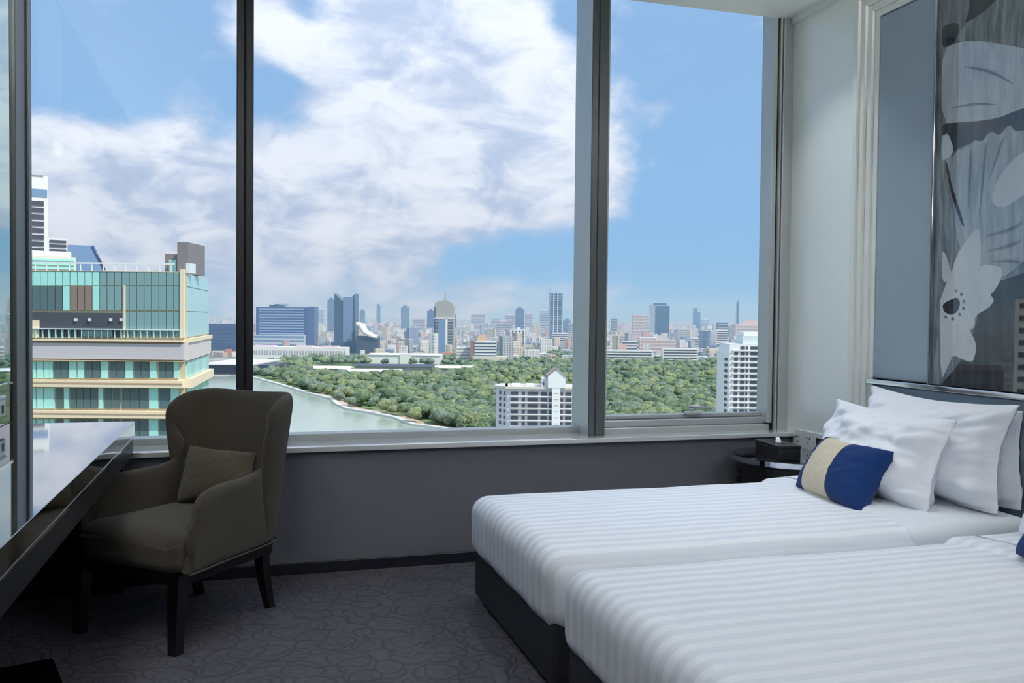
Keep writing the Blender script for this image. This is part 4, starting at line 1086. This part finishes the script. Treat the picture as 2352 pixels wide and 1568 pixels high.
r, w, h, k = building('market_hall', 'white market hall with a low arched roof behind the trees', 845, 1012, 815, dist(930, 834), 50, X_WHITE)
V = [(-w / 2, -2, h), (w / 2, -2, h), (w / 2, 52, h), (-w / 2, 52, h), (-w / 2, 25, h + 3 * k), (w / 2, 25, h + 3 * k)]
mesh('pitched_roof', V, [(0, 1, 5, 4), (2, 3, 4, 5), (1, 2, 5), (3, 0, 4)], X_WHITE, r, world=False); box('porch', -w / 2 + 74 * k, -w / 2 + 98 * k, -3, 10, 0, h + 3 * k, X_WHITE, r, local=True)
for (x0, x1, t_, b_, mm, lab) in ((815, 1002, 841, 848, X_DARKR, 'long dark roofed shed among the trees'), (715, 800, 846, 853, X_WHITE, 'low white shed at the left among the trees'), (780, 915, 853, 863, X_WHITE, 'low white shed in front of the dark shed'), (1000, 1085, 845, 856, X_WHITE, 'low white shed at the right end of the dark shed')):
    r, w, h, k = building('park_shed', lab, x0, x1, t_, dist((x0 + x1) / 2, b_), 38, X_TAN, group='sheds among the trees')
    V = [(-w / 2 - 2, -3, h), (w / 2 + 2, -3, h), (w / 2 + 2, 40, h), (-w / 2 - 2, 40, h), (-w / 2 - 2, 20, h + 3), (w / 2 + 2, 20, h + 3)]
    mesh('roof', V, [(0, 1, 5, 4), (2, 3, 4, 5), (1, 2, 5), (3, 0, 4), (3, 2, 1, 0)], mm, r, world=False)
r, w, h, k = slab('dark block beside the teal tower across the water', 476, 542, 743, 808, 8, X_STEEL, X_NAVYG)
# far towers on the horizon
for (x0, x1, t_, dd, mm, lab) in (
    (752, 768, 688, 4200, X_STEEL, 'pale grey tower behind the slate tower'), (826, 837, 714, 5200, X_STEEL, 'small dark tower right of the slate tower'), (865, 873, 701, 6200, X_STEEL, 'thin far tower between the slate and round towers'),
    (921, 939, 705, 5200, X_STEEL, 'stepped far tower left of the round-topped tower'), (948, 975, 733, 5000, X_PINK, 'low far block left of the round-topped tower'), (981, 998, 714, 4200, X_NAVYG, 'dark tower touching the round-topped tower'),
    (1043, 1047, 724, 4200, X_STEEL, 'sliver of a block right of the round-topped tower'), (1082, 1113, 722, 5600, X_PINK, 'broad hazy block with a peaked roof'), (1130, 1148, 730, 5600, X_PALE, 'pale hazy block left of the dark slab'), (1159, 1183, 724, 5200, X_PINK, 'stepped hazy block beside the dark slab'),
    (1184, 1204, 710, 4400, X_NAVYG, 'dark blue slab on the horizon'), (1206, 1223, 720, 5200, X_PINK, 'pinkish tower right of the dark slab'), (1241, 1262, 714, 4600, X_PALE, 'grey tower just left of the tallest tower'), (1140, 1172, 738, 4300, X_PINK, 'low hazy block in front of the dark slab'),
    (1294, 1312, 736, 4600, X_STEEL, 'low grey tower right of the tallest tower'), (1306, 1330, 741, 3600, X_PALE, 'pale low tower beside the right mullion'), (727, 742, 711, 5600, X_PALE, 'hazy tower right of the blue slab block'), (640, 660, 697, 6000, X_PALE, 'hazy roofline behind the blue slab block'), (1612, 1630, 735, 5600, X_PALE, 'hazy tower right of the slim stepped tower')):
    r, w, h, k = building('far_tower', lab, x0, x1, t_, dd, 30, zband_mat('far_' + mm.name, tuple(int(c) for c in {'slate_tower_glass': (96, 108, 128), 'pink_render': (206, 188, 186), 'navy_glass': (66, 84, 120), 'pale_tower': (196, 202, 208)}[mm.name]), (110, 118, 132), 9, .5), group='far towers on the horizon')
    box('roof_box', -w / 4, w / 5, 6, 20, h, h + 4 * k, mm, r, local=True)
# two buildings off to the left that only show in the picture glass
for (azd, dd, wd, hh, mm, lab, nf) in ((-48.6, 300, 24, 97, X_WHITE, 'pale tower mirrored in the picture glass', 24), (-44.0, 170, 11, 82, X_REDBR, 'dark brick house mirrored in the picture glass', 10)):
    a_ = math.radians(azd)
    r = empty('reflected_building', (CAM[0] + dd * math.sin(a_) + 6, CAM[1] + dd * math.cos(a_), GZ), -a_, lab, 'building')
    box('body', -wd / 2, wd / 2, 0, 20, 0, hh, mm, r, local=True)
    for i in range(nf): box('window_band', -wd / 2 * .9, wd / 2 * .9, -.3, .3, hh - 2.6 - i * 3.6, hh - 1.2 - i * 3.6, X_WIN, r, local=True)

# ------------------------------------------------------------------ city sprawl between the landmarks
city_mats = [zband_mat('low_white', (226, 224, 220), (150, 150, 156), 3.4, .55, 5), zband_mat('low_cream', (214, 202, 184), (140, 132, 128), 3.4, .55, 6), zband_mat('low_pink', (208, 176, 166), (150, 126, 122), 3.6, .6, 5),
             zband_mat('low_grey', (180, 184, 188), (116, 120, 130), 3.4, .5, 5), ext('low_tile', (186, 126, 102)), zband_mat('low_blue', (150, 164, 184), (104, 116, 138), 3.6, .5, 6)]
protos = []
roof_mats = [X_WHITE, X_ORANGE, X_PINK, X_TAN]
def add_city(i, px, dd, wd, dp, hh, rot, mi):
    p = at(px, 735, dd)
    o = bpy.data.objects.new('city_house', ub(city_mats[mi])); COL.objects.link(o)
    o.location = (p[0], p[1], GZ + hh / 2); o.scale = (wd, dp, hh); o.rotation_euler = (0, 0, rot)
    return o
GRID = {}
def free(x, y, rad, lst=None):
    for (a, b, r_) in LAND:
        if (a - x) ** 2 + (b - y) ** 2 < (r_ + rad) ** 2: return False
    gx, gy = int(x // 60), int(y // 60)
    for i in (-1, 0, 1):
        for j in (-1, 0, 1):
            for (a, b, r_) in GRID.get((gx + i, gy + j), ()):
                if (a - x) ** 2 + (b - y) ** 2 < (r_ + rad) ** 2: return False
    GRID.setdefault((gx, gy), []).append((x, y, rad)); return True
HUE = ['white', 'cream', 'pinkish', 'grey', 'orange-tiled', 'blue-grey']
def where(px):
    return 'seen beside the teal block' if px < 560 else ('left part of the middle window' if px < 850 else ('centre of the middle window' if px < 1100 else ('right part of the middle window' if px < 1350 else ('left half of the narrow window' if px < 1570 else 'right half of the narrow window'))))
cnt = 0
stuffV, stuffF = [[] for _ in city_mats], [[] for _ in city_mats]
KEEP = [(985, 1050, 1900), (1255, 1300, 2100)]
for i in range(8000):
    dd = 1700 * math.exp(rnd.random() * 1.9)
    px = rnd.uniform(440, 1800)
    if dd < 1900 and (px < 820 or 840 < px < 1160 or px > 1390): continue
    if dd < 2100 and 580 < px < 870: continue
    k = dd / F_PX
    tall = rnd.random()
    hh = rnd.uniform(7, 16) if tall < .72 else (rnd.uniform(16, 40) if tall < .95 else rnd.uniform(40, 62))
    wd = rnd.uniform(9, 30) * (1 if tall < .72 else 1.1); dp = rnd.uniform(9, 24)
    mi = rnd.choices(range(6), (5, 3, 2, 3, 2.2, 1.6))[0]
    if mi == 4 and hh > 14: mi = 0
    rot = -YAW + rnd.uniform(-.6, .6)
    p_ = at(px, 735, dd)
    if not free(float(p_[0]), float(p_[1]), .5 * math.hypot(wd, dp)): continue
    if cnt < 290 and (dd < 2900) and rnd.random() < .55:
        o = add_city(i, px, dd, wd, dp, hh, rot, mi)
        tag(o, '%s %s %s in the city sprawl, %s' % ('tall narrow' if hh > 32 else ('mid-height' if hh > 16 else 'low'), HUE[mi], 'block' if hh > 16 else 'house', where(px)), 'building', 'city sprawl beyond the park'); cnt += 1
    else:
        p = at(px, 735, dd); c, s = math.cos(rot), math.sin(rot); b0 = len(stuffV[mi])
        for z in (0, hh):
            for (sx, sy) in ((-1, -1), (1, -1), (1, 1), (-1, 1)):
                x, y = sx * wd / 2, sy * dp / 2; stuffV[mi].append((p[0] + c * x - s * y, p[1] + s * x + c * y, GZ + z))
        stuffF[mi] += [(b0 + 4, b0 + 5, b0 + 6, b0 + 7), (b0, b0 + 1, b0 + 5, b0 + 4), (b0 + 1, b0 + 2, b0 + 6, b0 + 5), (b0 + 2, b0 + 3, b0 + 7, b0 + 6), (b0 + 3, b0, b0 + 4, b0 + 7)]
V, Fc, MI = [], [], []
for mi in range(6):
    b0 = len(V); V += stuffV[mi]; Fc += [tuple(b0 + q for q in f) for f in stuffF[mi]]; MI += [mi] * len(stuffF[mi])
me = bpy.data.meshes.new('city_sprawl'); me.from_pydata([tuple(map(float, v)) for v in V], [], Fc)
for m_ in city_mats: me.materials.append(m_)
me.polygons.foreach_set('material_index', MI)
tag(link('city_sprawl', me), 'dense far city roofs merging into the haze below the skyline', 'city', kind='stuff')

# ------------------------------------------------------------------ trees
def leaf_mat(name, dark, light):
    m, n, b = new_mat(name)
    t = n.nodes.new('ShaderNodeNewGeometry'); oi = n.nodes.new('ShaderNodeObjectInfo')
    a = noise_tex(n, t.outputs['Position'], .45, 6, .75)
    big = noise_tex(n, t.outputs['Position'], .03, 2, .5)
    c1 = mixc(n, a.smooth(.36, .64), srgb(*dark), srgb(*light))
    c2 = mixc(n, big.smooth(.5, .75) * .35, c1, srgb(164, 172, 128))
    n.links.new(c2, b.inputs['Base Color']); b.inputs['Roughness'].default_value = .85; b.inputs['Specular IOR Level'].default_value = .15
    bn = n.nodes.new('ShaderNodeBump'); bn.inputs['Strength'].default_value = 1.0; bn.inputs['Distance'].default_value = 1.5
    n.links.new(noise_tex(n, t.outputs['Position'], .9, 4, .7).s, bn.inputs['Height']); n.links.new(bn.outputs[0], b.inputs['Normal'])
    return m
LEAF = [leaf_mat('leaves_mid', (78, 100, 74), (142, 158, 118)), leaf_mat('leaves_dark', (64, 88, 70), (116, 138, 106)), leaf_mat('leaves_yellow', (106, 122, 84), (170, 178, 132)), leaf_mat('leaves_grey', (92, 110, 94), (152, 166, 144))]
def crown(seed, lumps, sub):
    rr = random.Random(seed); V, Fc = [], []
    for l in range(lumps):
        bm = bmesh.new(); bmesh.ops.create_icosphere(bm, subdivisions=sub, radius=1)
        ang = rr.random() * 6.28; rd = 0 if l == 0 else rr.uniform(.35, .75)
        c = Vector((rd * math.cos(ang), rd * math.sin(ang), rr.uniform(.9, 1.5) if l else 1.25)); s = rr.uniform(.45, .7) if l else .85
        bm.verts.ensure_lookup_table(); b0 = len(V)
        for v in bm.verts:
            nrm = v.co.normalized()
            f = 1 + .34 * mnoise.noise(nrm * 2.2 + Vector((seed, l, 0))) + .22 * mnoise.noise(nrm * 5 + Vector((l, seed, 3))) + (.20 * mnoise.noise(nrm * 11 + Vector((l, seed, 7))) + .12 * mnoise.noise(nrm * 22 + Vector((l, seed, 9))) if sub > 3 else .16 * mnoise.noise(nrm * 9 + Vector((l, seed, 7))))
            p = c + Vector((nrm.x, nrm.y, nrm.z * .8)) * s * f
            V.append((p.x, p.y, max(0.05, p.z)))
        Fc += [tuple(b0 + v.index for v in f.verts) for f in bm.faces]; bm.free()
    return np.array(V), Fc
crowns = []
for i in range(8):
    V, Fc = crown(i + 1, 8, 4)
    me = bpy.data.meshes.new('tree_crown_%d' % i); me.from_pydata([tuple(v) for v in V], [], Fc); me.materials.append(LEAF[(0, 1, 0, 2, 3, 1, 3, 2)[i]])
    crowns.append(me)
def proj(p):
    v = p - CAM; w_ = v @ AX_F; return 1176 + F_PX * (v @ AX_R) / w_, 784 - F_PX * (v @ AX_U) / w_, w_
BX = [p[0] for p in BANK]; BY = [p[1] for p in BANK]
def allowed(px, py):
    if px < 1120 and py > np.interp(px, BX, BY) - 7: return False
    if 745 < px < 1000 and py > np.interp(px, BX, BY) - 20 and (px * 7 % 60) > 18: return False
    far = np.interp(px, [585, 640, 700, 850, 1050, 1140, 1250, 1335, 1400, 1600, 1700], [848, 832, 822, 826, 822, 836, 800, 806, 832, 834, 826])
    if py < far: return False
    if 712 < px < 1062 and 840 < py < 866: return False
    if 840 < px < 1015 and py < 838: return False
    if 1045 < px < 1168 and py < 838: return False
    return True
trees = []
tries = 0
while len(trees) < 4300 and tries < 60000:
    tries += 1
    px = rnd.uniform(560, 1720); dd = 640 + 1700 * rnd.random() ** 1.5
    p = at(px, 735, dd); p[2] = GZ
    x, y, w_ = proj(p)
    if not allowed(x, y) or y > 1040: continue
    if any((a - p[0]) ** 2 + (b - p[1]) ** 2 < (min(r_, 24) + 4) ** 2 for (a, b, r_) in LAND): continue
    trees.append((w_, p, rnd.random(), rnd.random(), rnd.random(), x, y))
trees.sort(key=lambda t: t[0])
NT = 290
for i, (w_, p, a, b, c, x, y) in enumerate(trees[:NT]):
    o = bpy.data.objects.new('tree', crowns[int(a * 8) % 8]); COL.objects.link(o)
    s = 4.6 + 3.8 * b
    o.location = (p[0], p[1], GZ); o.scale = (s, s, s * (.85 + .3 * c)); o.rotation_euler = (0, 0, c * 6.28)
    tag(o, 'bushy %s park tree, %s' % (('mid green', 'dark green', 'mid green', 'yellowish green', 'greyish green', 'dark green', 'greyish green', 'yellowish green')[int(a * 8) % 8], where(x)), 'tree', 'park trees by the river')
low = [crown(20 + i, 4, 2) for i in range(6)]
VV, FF, MM = [], [], []; off = 0
for (w_, p, a, b, c, x, y) in trees[NT:]:
    V, Fc = low[int(a * 6) % 6]; s = 4.4 + 4.0 * b; an = c * 6.28
    R_ = np.array([[math.cos(an), -math.sin(an), 0], [math.sin(an), math.cos(an), 0], [0, 0, 1]])
    VV.append((V @ R_.T) * np.array([s, s, s * .95]) + p); FF.append(np.array(Fc) + off); MM += [int(b * 97) % 4] * len(Fc); off += len(V)
VV = np.concatenate(VV); FF = np.concatenate(FF)
me = bpy.data.meshes.new('park_woodland'); me.vertices.add(len(VV)); me.vertices.foreach_set('co', VV.astype(np.float32).ravel())
me.loops.add(FF.size); me.loops.foreach_set('vertex_index', FF.astype(np.int32).ravel())
me.polygons.add(len(FF)); me.polygons.foreach_set('loop_start', np.arange(0, FF.size, 3, dtype=np.int32)); 
for m_ in LEAF: me.materials.append(m_)
me.polygons.foreach_set('material_index', np.array(MM, dtype=np.int32)); me.update(calc_edges=True); me.validate()
tag(link('park_woodland', me), 'dense green canopy of the farther park trees', 'woodland', kind='stuff')

# ------------------------------------------------------------------ haze over the far city
m = bpy.data.materials.new('city_haze'); m.use_nodes = True; n = m.node_tree; n.nodes.clear()
vsn = n.nodes.new('ShaderNodeVolumeScatter'); vsn.inputs['Color'].default_value = (.38, .70, 1.0, 1); vsn.inputs['Density'].default_value = 1 / 5200.0; vsn.inputs['Anisotropy'].default_value = 0.0
o_ = n.nodes.new('ShaderNodeOutputMaterial'); n.links.new(vsn.outputs[0], o_.inputs['Volume'])
hb_ = boxmesh('haze', -14000, 14000, 1150, 10000, GZ - 5, GZ + 260, m)
tag(hb_, 'thin blue haze lying over the distant city', 'haze', kind='stuff')
